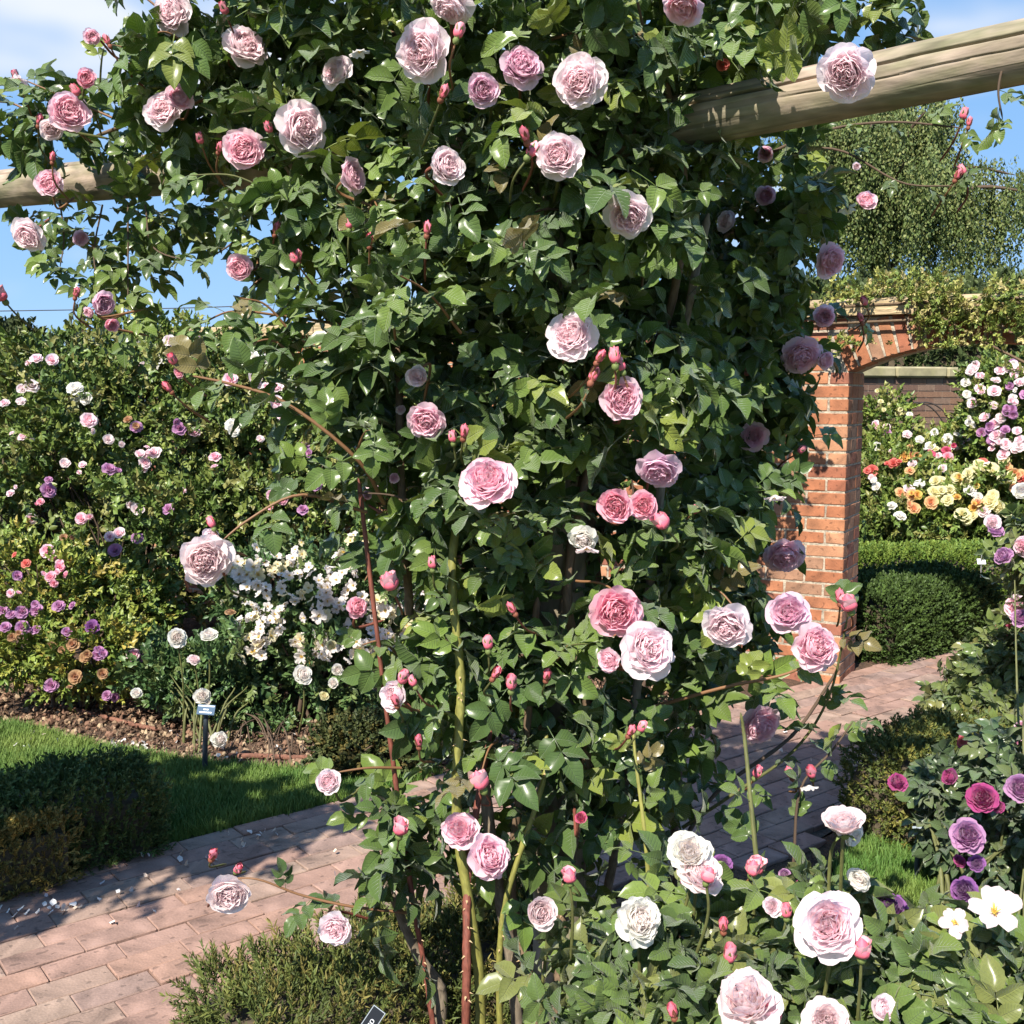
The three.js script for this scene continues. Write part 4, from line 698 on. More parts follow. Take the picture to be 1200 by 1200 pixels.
// ---------------------------------------------------------------- the climbing rose on the pergola
{
  SEED = 90;
  const t = thing('climbing_rose', V(0.12, 0, -2.6), 'large climbing rose with full pale pink blooms covering the log pergola', 'climbing rose');
  const inv = new THREE.Matrix4().makeTranslation(-t.position.x, -t.position.y, -t.position.z);
  const front = [ // lobes of the leafy mass
    lobe(560, 10, 2.62, 300, 150, 0.42), lobe(770, 40, 2.5, 190, 120, 0.36), lobe(400, 60, 2.85, 200, 120, 0.36), lobe(265, 120, 3.05, 125, 90, 0.28, 0.8), lobe(110, 145, 3.25, 110, 58, 0.22, 0.36), lobe(20, 145, 3.4, 80, 42, 0.18, 0.32), lobe(260, 20, 3.0, 110, 80, 0.26, 0.8),
    lobe(620, 240, 2.6, 220, 150, 0.38), lobe(420, 230, 2.8, 150, 95, 0.28), lobe(740, 200, 2.55, 150, 150, 0.36),
    lobe(600, 430, 2.6, 170, 150, 0.36), lobe(470, 420, 2.66, 115, 130, 0.27, 0.8), lobe(740, 420, 2.62, 130, 160, 0.34), lobe(530, 420, 2.9, 120, 110, 0.14, 0.9), lobe(390, 400, 2.7, 90, 70, 0.2, 0.3),
    lobe(620, 620, 2.58, 170, 140, 0.34), lobe(490, 600, 2.6, 100, 110, 0.24), lobe(770, 620, 2.62, 110, 150, 0.3), lobe(400, 520, 2.62, 90, 80, 0.2, 0.28),
    lobe(600, 800, 2.58, 150, 120, 0.3), lobe(740, 800, 2.6, 130, 120, 0.28), lobe(510, 760, 2.6, 70, 90, 0.2), lobe(845, 790, 2.75, 60, 55, 0.16, 0.45),
    lobe(600, 960, 2.58, 140, 110, 0.26, 0.55), lobe(490, 960, 2.52, 80, 90, 0.18, 0.8), lobe(720, 930, 2.6, 100, 100, 0.24, 0.5), lobe(470, 1060, 2.45, 60, 70, 0.14, 0.7),
  ];
  const rear = [lobe(880, 250, 3.0, 92, 150, 0.3), lobe(890, 400, 3.05, 72, 120, 0.28), lobe(850, 560, 3.0, 68, 140, 0.28), lobe(825, 690, 3.0, 85, 100, 0.26, 0.9), lobe(900, 30, 2.55, 100, 55, 0.24, 0.8), lobe(1010, 8, 2.45, 90, 22, .16, .5), lobe(770, 920, 2.9, 50, 70, .16, .35)];
  const hang = [lobe(150, 260, 3.35, 120, 45, 0.2, 0.5), lobe(120, 330, 3.3, 60, 50, 0.14, 0.4), lobe(320, 300, 2.9, 60, 60, 0.18, 0.5), lobe(220, 250, 3.2, 60, 35, 0.15, 0.35), lobe(75, 262, 3.5, 60, 30, .12, .3)];
  const all = [...leafCloud(front, 6400, { deep: 0.75, out: 0.55, wild: 0.8, lift: -0.1, size: 0.84, vary: 0.25 }), ...leafCloud(rear, 2000, { deep: 0.8, out: 0.5, wild: 0.9, lift: -0.2, size: 0.84 }), ...leafCloud(hang, 330, { deep: 0.9, out: 0.4, wild: 0.9, lift: -0.3, size: 0.8 })];
  // shoots that reach out of the mass: [[px, py, D]...], leaf gap
  const addLeaf = (p, dir, nrm, s) => all.push({ p, m: orient(p, dir, nrm, s), f: 9 });
  function shoot(pts, mat, r, gap = 0.055, size = 1, bare = 0.15) {
    const P = pts.map((q) => at(q[0], q[1], q[2])); addStem(t, P, r, r * 0.5, mat, 'cane', 5);
    const c = new THREE.CatmullRomCurve3(P), n = Math.max(2, Math.floor(c.getLength() / gap)); let a = rr(0, 6);
    for (let i = Math.ceil(n * bare); i <= n; i++) { const u = i / n, tn = c.getTangent(u), p = c.getPoint(u); a += 2.4; const sd = V(Math.cos(a), Math.sin(a) * 0.7, Math.sin(a * 1.3) * 0.8 + 0.2); sd.addScaledVector(tn, 0.5 - sd.dot(tn)); addLeaf(p, sd, V(-0.2, 0.8, 0.5).add(rdir().multiplyScalar(0.45)), size * rr(0.75, 1.15)); }
  }
  shoot([[450, 590, 2.55], [420, 540, 2.45], [330, 470, 2.4], [270, 450, 2.38], [222, 440, 2.36]], stemRedGreen, 0.0055, 0.05, 0.9);
  shoot([[430, 600, 2.5], [350, 580, 2.42], [290, 610, 2.38], [262, 632, 2.36]], stemRedGreen, 0.0045, 0.055, 0.9);
  shoot([[400, 380, 2.75], [330, 370, 2.65], [270, 365, 2.6], [235, 380, 2.55]], stemRedGreen, 0.004, 0.05, 0.85);
  shoot([[480, 1070, 2.5], [410, 1062, 2.46], [350, 1048, 2.44], [300, 1030, 2.42], [262, 1030, 2.42]], stemRedGreen, 0.004, 0.06, 0.7);
  shoot([[390, 1060, 2.47], [385, 1072, 2.46], [388, 1085, 2.45]], stemRedGreen, 0.004, 0.05, 0.5);
  shoot([[880, 190, 3.2], [960, 155, 3.1], [1040, 143, 3.0], [1130, 150, 2.95]], twigDark, 0.005, 0.09, 0.6);
  shoot([[900, 180, 3.2], [980, 175, 3.1], [1060, 215, 3.0], [1120, 218, 2.95]], twigDark, 0.004, 0.09, 0.6);
  shoot([[840, 360, 3.3], [930, 360, 3.2], [1010, 375, 3.1]], twigDark, 0.004, 0.06, 0.8);
  shoot([[850, 460, 3.2], [900, 480, 3.1], [955, 510, 3.05]], twigDark, 0.004, 0.05, 0.9);
  shoot([[760, 830, 2.6], [850, 805, 2.5], [920, 790, 2.45], [955, 775, 2.42]], stemRedGreen, 0.005, 0.06, 0.8);
  shoot([[800, 970, 2.7], [860, 930, 2.65], [930, 880, 2.6], [970, 820, 2.55], [995, 715, 2.5]], caneOlive, 0.005, 0.055, 0.75);
  shoot([[930, 1010, 2.5], [940, 920, 2.5], [975, 880, 2.5], [1000, 845, 2.5]], twigDark, 0.004, 0.055, 0.7);
  shoot([[890, 1040, 2.3], [880, 940, 2.35], [872, 860, 2.4], [868, 835, 2.4]], caneOlive, 0.006, 0.06, 0.75);
  shoot([[762, 1050, 2.3], [755, 970, 2.32], [745, 890, 2.36], [742, 855, 2.38]], caneGreen, 0.0055, 0.06, 0.7);
  shoot([[300, 90, 3.0], [210, 70, 2.95], [130, 52, 2.9]], stemRedGreen, 0.004, 0.05, 0.8);
  shoot([[160, 150, 3.2], [90, 120, 3.2], [20, 90, 3.2]], stemRedGreen, 0.004, 0.045, 0.8);
  shoot([[60, 150, 3.3], [10, 120, 3.3], [-60, 130, 3.3]], stemRedGreen, 0.004, 0.045, 0.8);
  shoot([[280, 235, 3.1], [275, 280, 3.05], [250, 300, 3.0]], twigDark, 0.004, 0.045, 0.75);
  shoot([[170, 240, 3.2], [180, 290, 3.15], [230, 308, 3.1]], twigDark, 0.003, 0.04, 0.7);
  shoot([[150, 240, 3.25], [150, 310, 3.2], [150, 385, 3.15]], twigDark, 0.003, 0.035, 0.75);
  shoot([[120, 240, 3.25], [110, 300, 3.2], [120, 350, 3.15]], twigDark, 0.003, 0.035, 0.7);
  shoot([[70, 235, 3.3], [75, 280, 3.25], [70, 315, 3.2]], twigDark, 0.003, 0.04, 0.7);
  shoot([[340, 240, 3.0], [330, 300, 2.9], [290, 340, 2.85]], stemRedGreen, 0.004, 0.045, 0.8);
  shoot([[1180, 60, 2.1], [1170, 105, 2.1], [1175, 140, 2.1]], twigDark, 0.003, 0.03, 0.6, 0.4);
  shoot([[470, 900, 2.5], [430, 900, 2.45], [395, 905, 2.42]], stemRedGreen, 0.004, 0.05, 0.7);
  shoot([[520, 840, 2.5], [480, 830, 2.42], [455, 820, 2.38]], stemRedGreen, 0.004, 0.05, 0.7);
  for (let i = 0; i < 46; i++) { // random side shoots all over
    const l = pick(front.slice(0, 22)), d = rdir(); d.z = Math.abs(d.z); const a = l[0].clone().add(V(d.x * l[1] * 0.6, d.y * l[2] * 0.6, d.z * l[3] * 0.6)), b = l[0].clone().add(V(d.x * l[1] * 1.25, d.y * l[2] * 1.1 + 0.05, d.z * l[3] * 1.3));
    const A = toPixel(a), B = toPixel(b); if (B[0] > 780 && B[1] > 150 && B[1] < 700) continue;
    shoot([[A[0], A[1], -a.z], [(A[0] + B[0]) / 2, (A[1] + B[1]) / 2 - 12, -(a.z + b.z) / 2], [B[0], B[1], -b.z]], pick([stemRedGreen, caneOlive, twigDark]), 0.0035, 0.04, 0.85);
  }
  // blooms: [px, py, diameter px, D, colour, variant, look-x, look-y] look = lean of the face from straight at the viewer
  const B = [
    [199, 12, 50, 2.95, 'pale', 1, -.3, .1], [108, 43, 27, 2.88, 'pink', 4, -.6, .3], [288, 52, 50, 2.85, 'pale', 0, .7, .4], [101, 92, 32, 3.0, 'deep', 4, .2, .7], [82, 130, 50, 3.0, 'pink', 2, .5, .3], [60, 152, 30, 3.0, 'blush', 3, -.4, -.6], [190, 127, 46, 2.85, 'pale', 0, -.6, .1], [210, 112, 36, 2.8, 'pink', 2, .3, .2], [284, 173, 54, 2.75, 'pink', 2, .1, .1], [357, 150, 60, 2.6, 'pale', 1, .1, .1], [393, 82, 42, 2.6, 'pale', 0, -.4, .3], [57, 214, 38, 3.1, 'pink', 2, -.2, .6], [31, 277, 44, 3.1, 'pale', 3, -.2, -.4], [95, 280, 26, 3.2, 'mauve', 4, .1, -.3], [280, 314, 42, 2.75, 'pink', 4, -.5, -.2], [121, 356, 40, 3.0, 'mauve', 4, .2, .2], [131, 381, 24, 3.0, 'deep', 4, .1, -.2], [104, 366, 18, 3.0, 'pink', 4, -.5, 0],
    [415, 205, 46, 2.5, 'pink', 2, .5, .2], [525, 10, 52, 2.3, 'pale', 5, 0, -.9], [492, 60, 64, 2.28, 'pale', 1, -.25, .05], [567, 105, 44, 2.3, 'mauve', 2, -.2, .1], [612, 75, 50, 2.3, 'mauve', 3, .1, .15], [677, 93, 62, 2.25, 'pale', 5, .1, .1], [654, 181, 58, 2.22, 'pale', 0, -.05, .1], [526, 194, 52, 2.3, 'pale', 2, .7, -.1], [736, 256, 62, 2.25, 'pale', 3, .1, -.15], [800, 8, 56, 2.2, 'pink', 2, -.1, -.3], [990, 86, 64, 2.02, 'pale', 1, .05, -.1], [848, 76, 22, 2.4, 'coral', 4, 0, 0],
    [666, 390, 56, 2.22, 'pale', 1, 0, .1], [489, 441, 40, 2.36, 'blush', 4, -.4, -.7], [499, 495, 50, 2.34, 'pink', 0, -.2, .1], [571, 558, 64, 2.2, 'pink', 5, -.1, .2], [730, 467, 60, 2.25, 'pink', 2, .1, .3], [772, 556, 56, 2.3, 'mauve', 3, .2, -.8], [721, 593, 48, 2.26, 'deep', 2, -.1, .2], [753, 592, 38, 2.3, 'deep', 2, .3, 0], [419, 711, 28, 2.5, 'deep', 0, .1, .4], [682, 634, 34, 2.3, 'white', 5, .2, -.6],
    [724, 718, 64, 2.25, 'deep', 1, -.1, .1], [763, 760, 70, 2.2, 'pale', 3, .1, .1], [712, 774, 34, 2.25, 'pink', 2, -.5, 0], [851, 737, 64, 2.3, 'pale', 0, 0, -.15], [923, 716, 54, 2.5, 'mauve', 3, -.1, .3], [958, 757, 58, 2.4, 'pink', 1, .1, .2], [460, 815, 58, 2.35, 'pale', 4, -.6, .2], [384, 915, 46, 2.4, 'pale', 4, -.4, .4], [538, 971, 48, 2.3, 'pink', 1, -.2, .2], [575, 1003, 62, 2.22, 'pink', 0, .1, .2], [680, 958, 22, 2.25, 'hot', 4, .1, .3], [268, 1050, 56, 2.40, 'blush', 2, -.3, -.5], [392, 1090, 48, 2.40, 'pale', 2, -.2, -.7], [240, 657, 62, 2.32, 'blush', 5, -.3, -.35], [247, 630, 34, 2.36, 'pale', 4, .2, .6], [209, 436, 20, 2.36, 'deep', 4, -.6, .2],
    [883, 511, 36, 3.0, 'pink', 3, .2, 0], [852, 259, 34, 2.95, 'pale', 4, -.4, .2], [898, 229, 34, 2.95, 'pink', 4, .3, .2], [975, 306, 44, 3.0, 'pink', 0, .3, -.1], [1015, 235, 32, 3.0, 'pink', 4, .4, .3], [966, 371, 36, 3.05, 'pink', 4, .4, .1], [940, 420, 48, 3.0, 'pink', 5, -.2, -.6], [968, 422, 30, 3.0, 'pink', 4, .3, -.6], [920, 655, 46, 2.95, 'pink', 5, .1, -.3], [893, 853, 52, 2.7, 'pink', 5, .1, -.4], [1004, 195, 14, 3.0, 'pale', 4, 0, 0], [897, 180, 26, 3.1, 'pink', 4, 0, .2], [430, 580, 16, 2.7, 'mauve', 4, 0, 0], [470, 480, 16, 2.6, 'pale', 4, 0, 0], [462, 560, 18, 2.5, 'mauve', 4, 0, 0],
  ];
  for (const e of all) { const q = toPixel(e.p); const c = V(0, 0.09, 0).applyMatrix4(e.m), w = toPixel(c); e.off = B.some(([x, y, d, D]) => -c.z < D + 0.04 && (Math.hypot(w[0] - x, w[1] - y) < d * 0.5 + 16 || Math.hypot((q[0] + w[0]) / 2 - x, (q[1] + w[1]) / 2 - y) < d * 0.5 + 8 || Math.hypot(q[0] - x, q[1] - y) < d * 0.5)); }
  { const keep = all.filter((e) => !e.off && (e.f === 9 || (noise(e.p.x * 5.5, e.p.y * 5.5, e.p.z * 5.5) > (-e.p.z > 2.65 ? -0.34 : -0.18) && (-e.p.z > 2.6 || noise(e.p.x * 3.1 + 9, e.p.y * 2.6, e.p.z * 3.1) > -0.2)))); all.length = 0; for (const e of keep) all.push(e); }
  // which leaves show largest: shoots first, then those nearest to the viewer
  const eye = V(0, EYE, 0), light = SUN_DIR;
  for (const e of all) { const q = toPixel(e.p), inside = q[0] > -30 && q[0] < 1230 && q[1] > -30 && q[1] < 1230; e.rank = inside ? e.p.distanceTo(eye) - (e.f === 9 ? 0.35 : 0) : 99; }
  all.sort((a, b) => a.rank - b.rank);
  const shade = [0, 0, 1, 1, 2, 2, 2, 4, 4, 3, 3, 5, 6];
  all.slice(0, 300).forEach((e) => { const m = part('leaf', pick(LEAF_HI), leafMats[pick(shade)], t); m.applyMatrix4(inv.clone().multiply(e.m)); });
  scatter('foliage', LEAF_MID, leafInst, all.slice(300).map((e) => ({ m: inv.clone().multiply(e.m), c: mixCol(shade.slice(0, 12).map((k) => LEAFCOL[k])) })), t);

  // canes rising from the foot
  const THORN = new THREE.ConeGeometry(0.0032, 0.011, 5).translate(0, 0.0045, 0).scale(1, 1, 0.6), thornMat = std({ color: C(0.42, 0.30, 0.16), roughness: 0.6 });
  const cane = (pts, r0, r1, mat) => {
    const P = pts.map((q) => at(q[0], q[1], q[2])), m = part('cane', stemGeo(P.map((q) => q.clone().sub(t.position)), r0, r1, 10, 0.22, 90), mat, t); if (-P[0].z > 2.52) return;
    const c = new THREE.CatmullRomCurve3(P); for (let i = 0; i < 14; i++) { const u = rr(0.08, 0.75), p = c.getPoint(u), a = rr(-1.7, 1.7), d = V(Math.sin(a), -0.25, Math.cos(a)).normalize(); part('thorn', THORN, thornMat, m).applyMatrix4(orient(p.addScaledVector(d, lerp(r0, r1, u) * 0.9).sub(t.position), d, V(0, 1, 0), rr(0.7, 1.3))); }
  };
  cane([[560, 1290, 2.40], [562, 1150, 2.38], [535, 950, 2.4], [540, 800, 2.42], [530, 660, 2.45], [560, 480, 2.55]], 0.0125, 0.008, caneGreen);
  cane([[545, 1290, 2.34], [547, 1140, 2.34], [549, 1020, 2.4], [575, 850, 2.5]], 0.011, 0.007, caneRed);
  cane([[520, 1290, 2.5], [500, 1150, 2.5], [480, 1030, 2.5], [455, 850, 2.5], [420, 560, 2.5]], 0.007, 0.005, caneRed);
  cane([[612, 1290, 2.5], [600, 1130, 2.5], [580, 1020, 2.52], [560, 860, 2.55], [520, 660, 2.6], [470, 620, 2.6]], 0.017, 0.009, caneGrey);
  cane([[640, 1290, 2.45], [622, 1160, 2.45], [600, 1050, 2.5], [615, 880, 2.5], [630, 700, 2.5]], 0.013, 0.008, caneBrown);
  cane([[500, 1290, 2.55], [515, 1160, 2.55], [490, 1120, 2.55], [460, 1050, 2.55], [435, 980, 2.5]], 0.020, 0.006, caneGrey);
  cane([[590, 1290, 2.45], [585, 1140, 2.42], [592, 1060, 2.42], [640, 900, 2.45], [640, 860, 2.5]], 0.008, 0.005, caneGreen);
  cane([[670, 1290, 2.4], [655, 1170, 2.4], [660, 1060, 2.45], [690, 850, 2.5], [665, 690, 2.5], [700, 500, 2.6]], 0.015, 0.009, caneBrown);
  cane([[700, 1290, 2.5], [690, 1160, 2.55], [720, 1000, 2.6], [760, 700, 2.6], [790, 450, 2.6], [830, 250, 2.6]], 0.012, 0.009, caneGrey);
  cane([[660, 720, 2.6], [690, 540, 2.65], [780, 380, 2.62], [800, 200, 2.5], [770, 60, 2.45]], 0.013, 0.008, caneBrown);
  cane([[480, 720, 2.6], [470, 560, 2.6], [460, 380, 2.7], [400, 220, 2.85], [250, 120, 3.0], [110, 160, 3.2]], 0.011, 0.005, caneBrown);
  cane([[700, 700, 2.7], [680, 500, 2.7], [640, 300, 2.7], [560, 120, 2.7], [430, 20, 2.8]], 0.015, 0.008, caneBrown);
  cane([[810, 1290, 2.7], [790, 1010, 2.75], [800, 860, 2.8], [840, 640, 3.1], [860, 420, 3.2], [880, 220, 3.2]], 0.012, 0.006, twigDark);
  cane([[770, 1290, 2.65], [780, 1050, 2.7], [830, 940, 2.8], [930, 860, 2.9], [985, 780, 2.9]], 0.007, 0.004, twigDark);

  for (const [x, y, d, D, c, v, lx, ly] of B) {
    const p = at(x, y, D), dir = eye.clone().sub(p).normalize().add(V(lx + rr(-0.06, 0.06), ly, 0)); bloom(t, p, dir, d * D / FOC * 1.04, c, v);
    const back = p.clone().addScaledVector(dir.normalize(), -0.035), end = x < 330 ? p.clone().add(V(rr(0, 0.06), rr(-0.06, 0.1), -0.16)) : p.clone().lerp(V(clamp(p.x, -0.25, 0.45), p.y - 0.12, -2.75), 0.45);
    if ((x > 300 || y < 400) && x < 840) addStem(t, [back, back.clone().addScaledVector(dir, -0.05).add(V(0, -0.02, 0)), end], 0.0032, 0.0038, pick([stemRedGreen, caneOlive, caneRed]));
  }
  for (const [x, y, D, d, c] of [[908, 580, 2.6, 0.06, 'blush'], [992, 242, 2.9, 0.06, 'cream'], [421, 58, 2.4, 0.05, 'white'], [948, 920, 2.42, 0.05, 'white'], [688, 640, 2.24, 0.06, 'blush'], [735, 300, 2.5, 0.05, 'tan'], [22, 92, 3.1, 0.06, 'blush']]) singleRose(t, at(x, y, D), V(rr(-0.3, 0.3), -1, rr(0.1, 0.5)), d, c); // spent flowers hanging
  const U = [[500, 268, 2.3], [348, 302, 2.6], [322, 268, 2.7], [409, 262, 2.5], [433, 281, 2.45], [236, 163, 2.85], [256, 172, 2.8], [317, 150, 2.7], [517, 108, 2.28], [535, 38, 2.28], [617, 158, 2.22], [619, 176, 2.24], [700, 417, 2.22], [721, 420, 2.22], [543, 506, 2.32], [531, 512, 2.34], [603, 712, 2.3], [572, 755, 2.3], [578, 788, 2.3], [599, 802, 2.28], [491, 868, 2.34], [566, 918, 2.3], [468, 972, 2.35], [668, 1025, 2.2], [882, 1017, 2.2], [749, 851, 2.25], [737, 855, 2.27], [935, 525, 2.95], [866, 602, 2.9], [812, 595, 2.5], [876, 430, 2.9], [890, 429, 2.95], [61, 184, 3.0], [93, 107, 3.0], [45, 141, 3.05], [265, 12, 2.8], [88, 343, 3.05], [5, 347, 3.0], [460, 685, 2.34], [781, 612, 2.3], [997, 709, 2.4], [250, 612, 2.36], [262, 662, 2.36], [219, 655, 2.36], [200, 452, 2.36], [205, 420, 2.36], [248, 1000, 2.42], [277, 1015, 2.42], [252, 1042, 2.42], [470, 795, 2.35], [465, 820, 2.33], [486, 798, 2.35], [1135, 143, 2.95], [1128, 135, 2.95], [1120, 205, 2.95], [1130, 200, 2.95], [1010, 372, 3.0], [1015, 352, 3.0], [128, 47, 2.9], [20, 90, 3.15], [350, 300, 2.65], [885, 905, 2.5], [928, 905, 2.5], [952, 905, 2.5], [985, 700, 2.45], [730, 428, 2.24], [693, 440, 2.24], [855, 500, 2.9], [640, 790, 2.3], [507, 660, 2.35]];
  U.forEach(([x, y, D], i) => { const p = at(x, y, D), v = [460, 781, 997, 468, 566, 882, 5].includes(x) ? 2 : i % 2, dir = V(rr(-0.5, 0.5), rr(0.4, 1.2), rr(-0.1, 0.5)); bud(t, p.clone().add(V(0, -0.012, 0)), dir, v === 2 ? rr(1.15, 1.4) : rr(0.75, 1.05), v); const dn = dir.normalize(); addStem(t, [p.clone().add(V(0, -0.014, 0)), p.clone().addScaledVector(dn, -0.045).add(V(0, -0.012, -0.02)), p.clone().addScaledVector(dn, -0.06).add(V(rr(-0.03, 0.03), -0.035, -0.11))], 0.0022, 0.003, pick([stemRedGreen, caneRed, caneOlive])); });
}

// the next bay of the pergola, left of the picture: it shades the path and the clipped hedge
{
  const foot = V(-3.0, 0, -1.7);
  const t = roseShrub('climbing_rose', foot, [[V(-2.9, 2.3, -1.7), 0.8, 0.4, 0.48], [V(-2.15, 2.35, -2.05), 0.6, 0.35, 0.42], [V(-3.6, 2.2, -1.35), 0.7, 0.5, 0.5], [V(-2.7, 2.4, -2.35), 0.6, 0.3, 0.4], [V(-3.0, 1.3, -1.7), 0.3, 0.9, 0.3]], { seed: 95, leaves: 2700, cols: LEAFCOL.slice(0, 5), geo: LEAF_MID, mat: leafInst, label: 'climbing rose on the next pergola post beside the path', category: 'climbing rose', stems: 10, size: 1.1, deep: 0.8, random: 0 });
}

// ---------------------------------------------------------------- roses right of the path and in the foreground
hedge('clipped_hedge', [1.42, 3.9], [2.5, 4.9], 0.46, 0.38, { seed: 111, n: 6500, geo: SPRIG_YEW_S, size: 1.0, rough: 0.16, cols: [[0.085, 0.11, 0.028], [0.065, 0.09, 0.024], [0.13, 0.145, 0.032], [0.18, 0.17, 0.04]], label: 'dark clipped hedge at the path edge beside the magenta roses' });
roseShrub('rose_bush', ground(1190, 960), [lobe(1185, 810, 4.6, 72, 66, 0.3), lobe(1135, 850, 4.5, 48, 42, 0.22), lobe(1230, 780, 4.5, 70, 85, 0.3), lobe(1200, 865, 4.3, 75, 50, 0.25)], { seed: 112, near: true, leaves: 2300, cols: G_FRESH, geo: LEAF_MID, mat: leafInst, size: 0.72, lift: 0.4, stems: 12, stemR: 0.008, stemMat: caneOlive, label: 'leafy bright green rose bush with hot pink blooms beside the path',
  blooms: [[1195, 710, 32, 'pink', 4.5], [1186, 740, 24, 'hot', 4.5], [1172, 738, 20, 'hot', 4.55], [1134, 870, 22, 'hot', 3.9], [1128, 866, 14, 'coral', 3.9], [1147, 866, 14, 'magenta', 3.9], [1188, 866, 22, 'pink', 3.9], [1197, 850, 18, 'pink', 3.9], [1196, 722, 26, 'lilac', 3.9]] });
roseShrub('rose_bush', ground(1185, 640, 0).setLength(3.6).setY(0), [lobe(1204, 645, 3.9, 18, 50, 0.12)], { seed: 113, near: true, leaves: 110, cols: G_FRESH, geo: LEAF_MID, mat: leafInst, size: 0.7, stems: 3, stemR: 0.006, stemMat: caneOlive, label: 'tall rose shoot with lilac pink blooms at the bright bush', blooms: [[1167, 620, 24, 'lilac', 3.8], [1174, 650, 24, 'lilac', 3.8], [1162, 612, 18, 'pale', 3.8], [1198, 575, 26, 'white', 3.8], [1200, 640, 24, 'pink', 3.8]] });
roseShrub('magenta_rose_bush', ground(1130, 1080), [lobe(1150, 965, 3.5, 68, 65, 0.22), lobe(1205, 940, 3.4, 66, 80, 0.25), lobe(1110, 930, 3.7, 34, 40, 0.15, .6)], { seed: 114, near: true, leaves: 1100, cols: G_GREY, geo: LEAF_MID, mat: leafInst, size: 0.72, stems: 10, stemR: 0.007, stemMat: caneOlive, deep: 0.8, label: 'dark leaved rose bush with magenta and mauve blooms by the small lawn',
  blooms: [[1053, 915, 26, 'magenta', 3.3], [1112, 910, 32, 'magenta', 3.3], [1152, 934, 36, 'magenta', 3.2], [1170, 945, 16, 'magenta', 3.2], [1135, 977, 46, 'lilac', 3.05], [1197, 924, 40, 'lilac', 3.0], [1145, 1012, 22, 'purple', 3.05], [1125, 1008, 18, 'magenta', 3.1]] });
{
  const g = ground(1073, 1040), t = thing('plant_label', g, 'dark plant label stake in the shade beside magenta roses', 'plant label'), H = at(1075, 972, -g.z).y;
  part('stake', stemGeo([V(0, 0, 0), V(0.002, H * 0.5, 0), V(0.004, H, 0)], 0.009, 0.008, 6, 0.02), std({ color: C(0.05, 0.06, 0.07), roughness: 0.5 }), t);
  const pl = part('label_plate', chamferBox(0.05, 0.032, 0.005, 0.002), std({ color: C(0.25, 0.3, 0.34), roughness: 0.4 }), t); pl.position.set(0.004, H, 0.012); pl.rotation.x = -0.7;
}
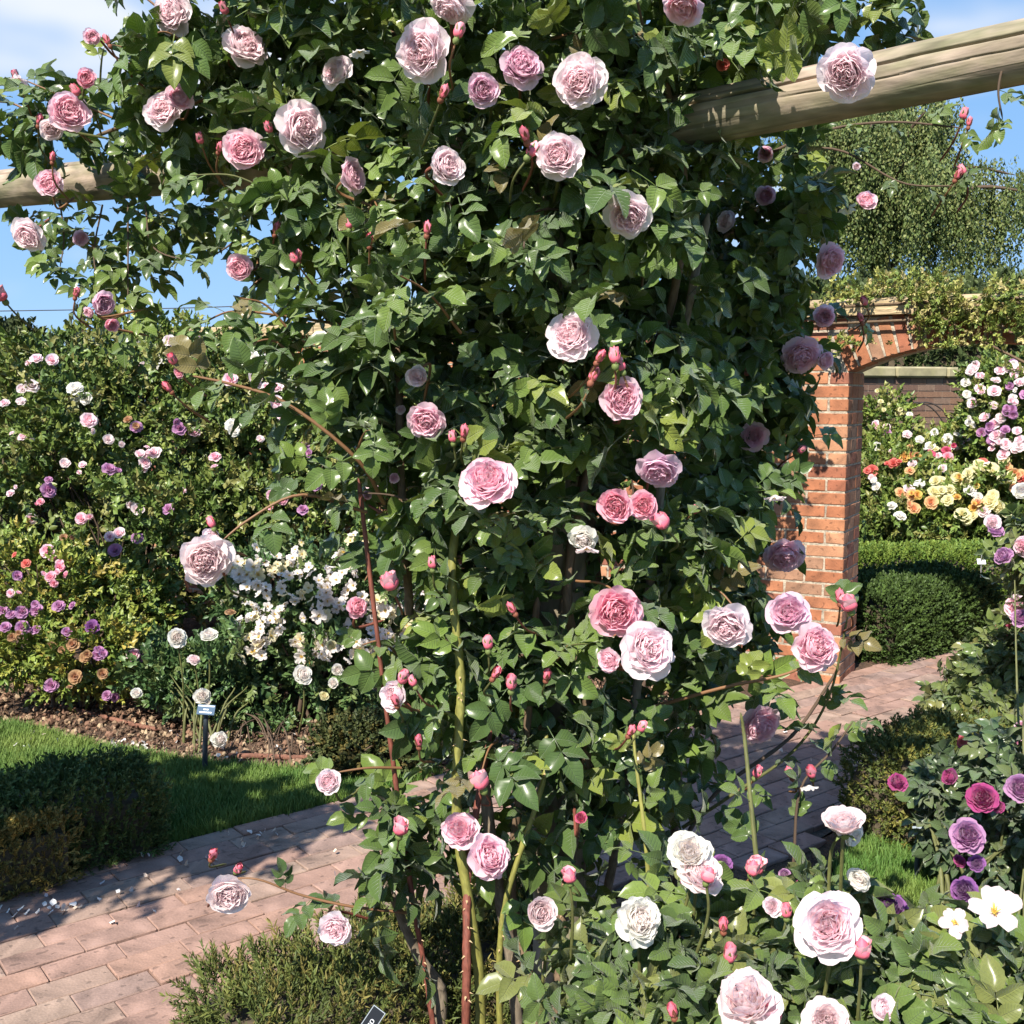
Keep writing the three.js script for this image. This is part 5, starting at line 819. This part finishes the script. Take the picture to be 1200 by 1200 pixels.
{
  SEED = 120; const t = thing('pink_rose_bush', V(0.55, 0, -1.95), 'sunlit rose bush of blush white blooms below the climbing rose', 'rose bush'), eye = V(0, EYE, 0);
  const inv = new THREE.Matrix4().makeTranslation(-t.position.x, 0, -t.position.z);
  const lobes = [lobe(880, 1150, 2.05, 160, 70, 0.22), lobe(720, 1160, 2.1, 110, 60, 0.2), lobe(1060, 1160, 2.0, 150, 70, 0.22), lobe(960, 1090, 2.1, 90, 50, 0.15), lobe(1190, 1160, 2.0, 90, 80, 0.2), lobe(820, 1210, 2.0, 200, 80, 0.25), lobe(1080, 1240, 1.95, 200, 80, 0.25), lobe(800, 1090, 2.15, 80, 40, .15, .7)];
  const L = leafCloud(lobes, 1050, { deep: 0.85, out: 0.35, wild: 0.8, lift: 0.45, size: 0.82 });
  for (const e of L) { const q = toPixel(e.p); e.rank = q[1] < 1230 && q[0] < 1230 ? e.p.distanceTo(eye) : 99; } L.sort((a, b) => a.rank - b.rank);
  const cs = [[0.11, 0.18, 0.026], [0.09, 0.155, 0.024], [0.14, 0.21, 0.03], [0.07, 0.13, 0.022], [0.17, 0.20, 0.045]], ms = cs.map((c) => phys({ ...leafOpt, color: C(...c.map((v) => v * 1.3)) }));
  L.slice(0, 260).forEach((e) => part('leaf', pick(LEAF_HI), pick(ms), t).applyMatrix4(inv.clone().multiply(e.m)));
  scatter('foliage', LEAF_MID, leafInst, L.slice(260).map((e) => ({ m: inv.clone().multiply(e.m), c: mixCol(cs) })), t);
  branches(t, V(0.5, 0, -2.0), lobes.slice(0, 3), 14, 0.007, caneOlive, 'cane'); branches(t, V(0.85, 0, -1.95), lobes.slice(2, 6), 12, 0.007, caneOlive, 'cane');
  const B = [[988, 962, 66, 1.95, 'blush', 4, 0, .9], [1000, 980, 40, 2.0, 'white', 4, .6, -.3], [970, 1082, 88, 1.85, 'pale', 3, -.1, .45], [872, 1166, 84, 1.8, 'blush', 5, 0, .5], [808, 995, 54, 2.02, 'white', 5, -.1, .2], [822, 1022, 58, 2.0, 'blush', 3, .2, .2], [753, 1077, 62, 1.98, 'white', 5, .1, .2], [634, 1069, 54, 2.05, 'blush', 4, -.2, -.1], [1035, 1182, 46, 1.85, 'pale', 4, .2, .5], [970, 1200, 56, 1.82, 'blush', 1, 0, .7], [905, 1062, 32, 2.0, 'pale', 4, 0, .4], [1008, 1030, 44, 2.02, 'white', 4, -.2, -.5]];
  for (const [x, y, d, D, c, v, lx, ly] of B) { const p = at(x, y, D), dir = eye.clone().sub(p).normalize().add(V(lx, ly, 0)); bloom(t, p, dir, d * D / FOC * 1.04, c, v); const bk = p.clone().addScaledVector(dir.normalize(), -0.035); addStem(t, [bk, bk.clone().addScaledVector(dir, -0.03).add(V(0, -0.05, 0)), p.clone().add(V(rr(-0.03, 0.03), -0.22, -0.08))], 0.003, 0.004, caneOlive); }
  for (const [x, y, d, D, lx, ly] of [[1165, 1070, 84, 1.9, -.1, .5], [1120, 1082, 50, 1.95, -.5, .2]]) singleRose(t, at(x, y, D), V(lx, ly + 0.3, 0.6), d * D / FOC * 0.86, 'blush');
  for (const [x, y, D, v, s] of [[855, 1118, 1.9, 1, 1.1], [905, 1190, 1.8, 2, 1.3], [1010, 1112, 1.84, 2, 1.1], [848, 1082, 2.0, 0, 0.9], [828, 1024, 1.95, 2, 0.9], [790, 1182, 1.85, 0, 0.9], [668, 1025, 2.05, 2, 0.9], [882, 1017, 2.1, 2, 1.0], [922, 1066, 2.0, 1, .9]]) { const p = at(x, y, D); bud(t, p.clone().add(V(0, -0.015, 0)), V(rr(-0.3, 0.3), 1, 0.2), s, v); addStem(t, [p.clone().add(V(0, -0.018, 0)), p.clone().add(V(rr(-0.01, 0.01), -0.08, -0.01)), p.clone().add(V(rr(-0.03, 0.03), -0.2, -0.05))], 0.0024, 0.0036, caneOlive); }
}
roseShrub('purple_rose_bush', V(0.95, 0, -2.45), [lobe(980, 1150, 2.4, 120, 45, 0.2), lobe(1140, 1140, 2.35, 90, 50, 0.2)], { seed: 131, near: true, leaves: 260, cols: G_FRESH, geo: LEAF_MID, mat: leafInst, size: 0.75, stems: 12, stemR: 0.005, stemMat: caneOlive, deep: 0.9, label: 'low rose bush with purple blooms between pink roses and small lawn',
  blooms: [[1045, 1063, 42, 'purple', 2.1], [1130, 1043, 34, 'purple', 2.15], [940, 1036, 22, 'magenta', 2.4], [920, 1025, 18, 'lilac', 2.45], [1075, 1134, 22, 'magenta', 2.05], [1090, 1138, 18, 'hot', 2.05], [845, 1010, 26, 'purple', 2.5], [795, 1005, 20, 'lilac', 2.55], [805, 1040, 24, 'magenta', 2.5], [870, 1040, 18, 'purple', 2.5]] });
// black plant label tucked into the yew
{
  const p = at(436, 1196, 2.2), t = thing('plant_label', p, 'small black label with pale lettering tucked into the yew hedge', 'plant label');
  const c = document.createElement('canvas'); c.width = 128; c.height = 192; const x = c.getContext('2d'); x.fillStyle = '#17181a'; x.fillRect(0, 0, 128, 192); x.strokeStyle = '#9aa2a8'; x.lineWidth = 6; x.strokeRect(6, 6, 116, 180); x.fillStyle = '#e8ebee'; x.font = '64px serif'; x.save(); x.translate(84, 150); x.rotate(-Math.PI / 2); x.fillText('ro', 0, 0); x.restore();
  const tx = new THREE.CanvasTexture(c); tx.colorSpace = THREE.SRGBColorSpace;
  const pl = part('label_plate', new THREE.BoxGeometry(0.032, 0.055, 0.003), [0, 1, 2, 3, 4, 5].map((i) => std(i === 4 ? { map: tx, roughness: 0.35 } : { color: C(0.02, 0.02, 0.022) })), t); pl.rotation.set(-0.5, 0.2, -0.6);
  part('stake', new THREE.CylinderGeometry(0.003, 0.003, 0.5, 6).translate(0, -0.25, -0.006), std({ color: C(0.03, 0.03, 0.03) }), t);
}
scene.traverse((o) => { if (o.isMesh) { o.castShadow = true; o.receiveShadow = true; } });
renderer.render(scene, camera);
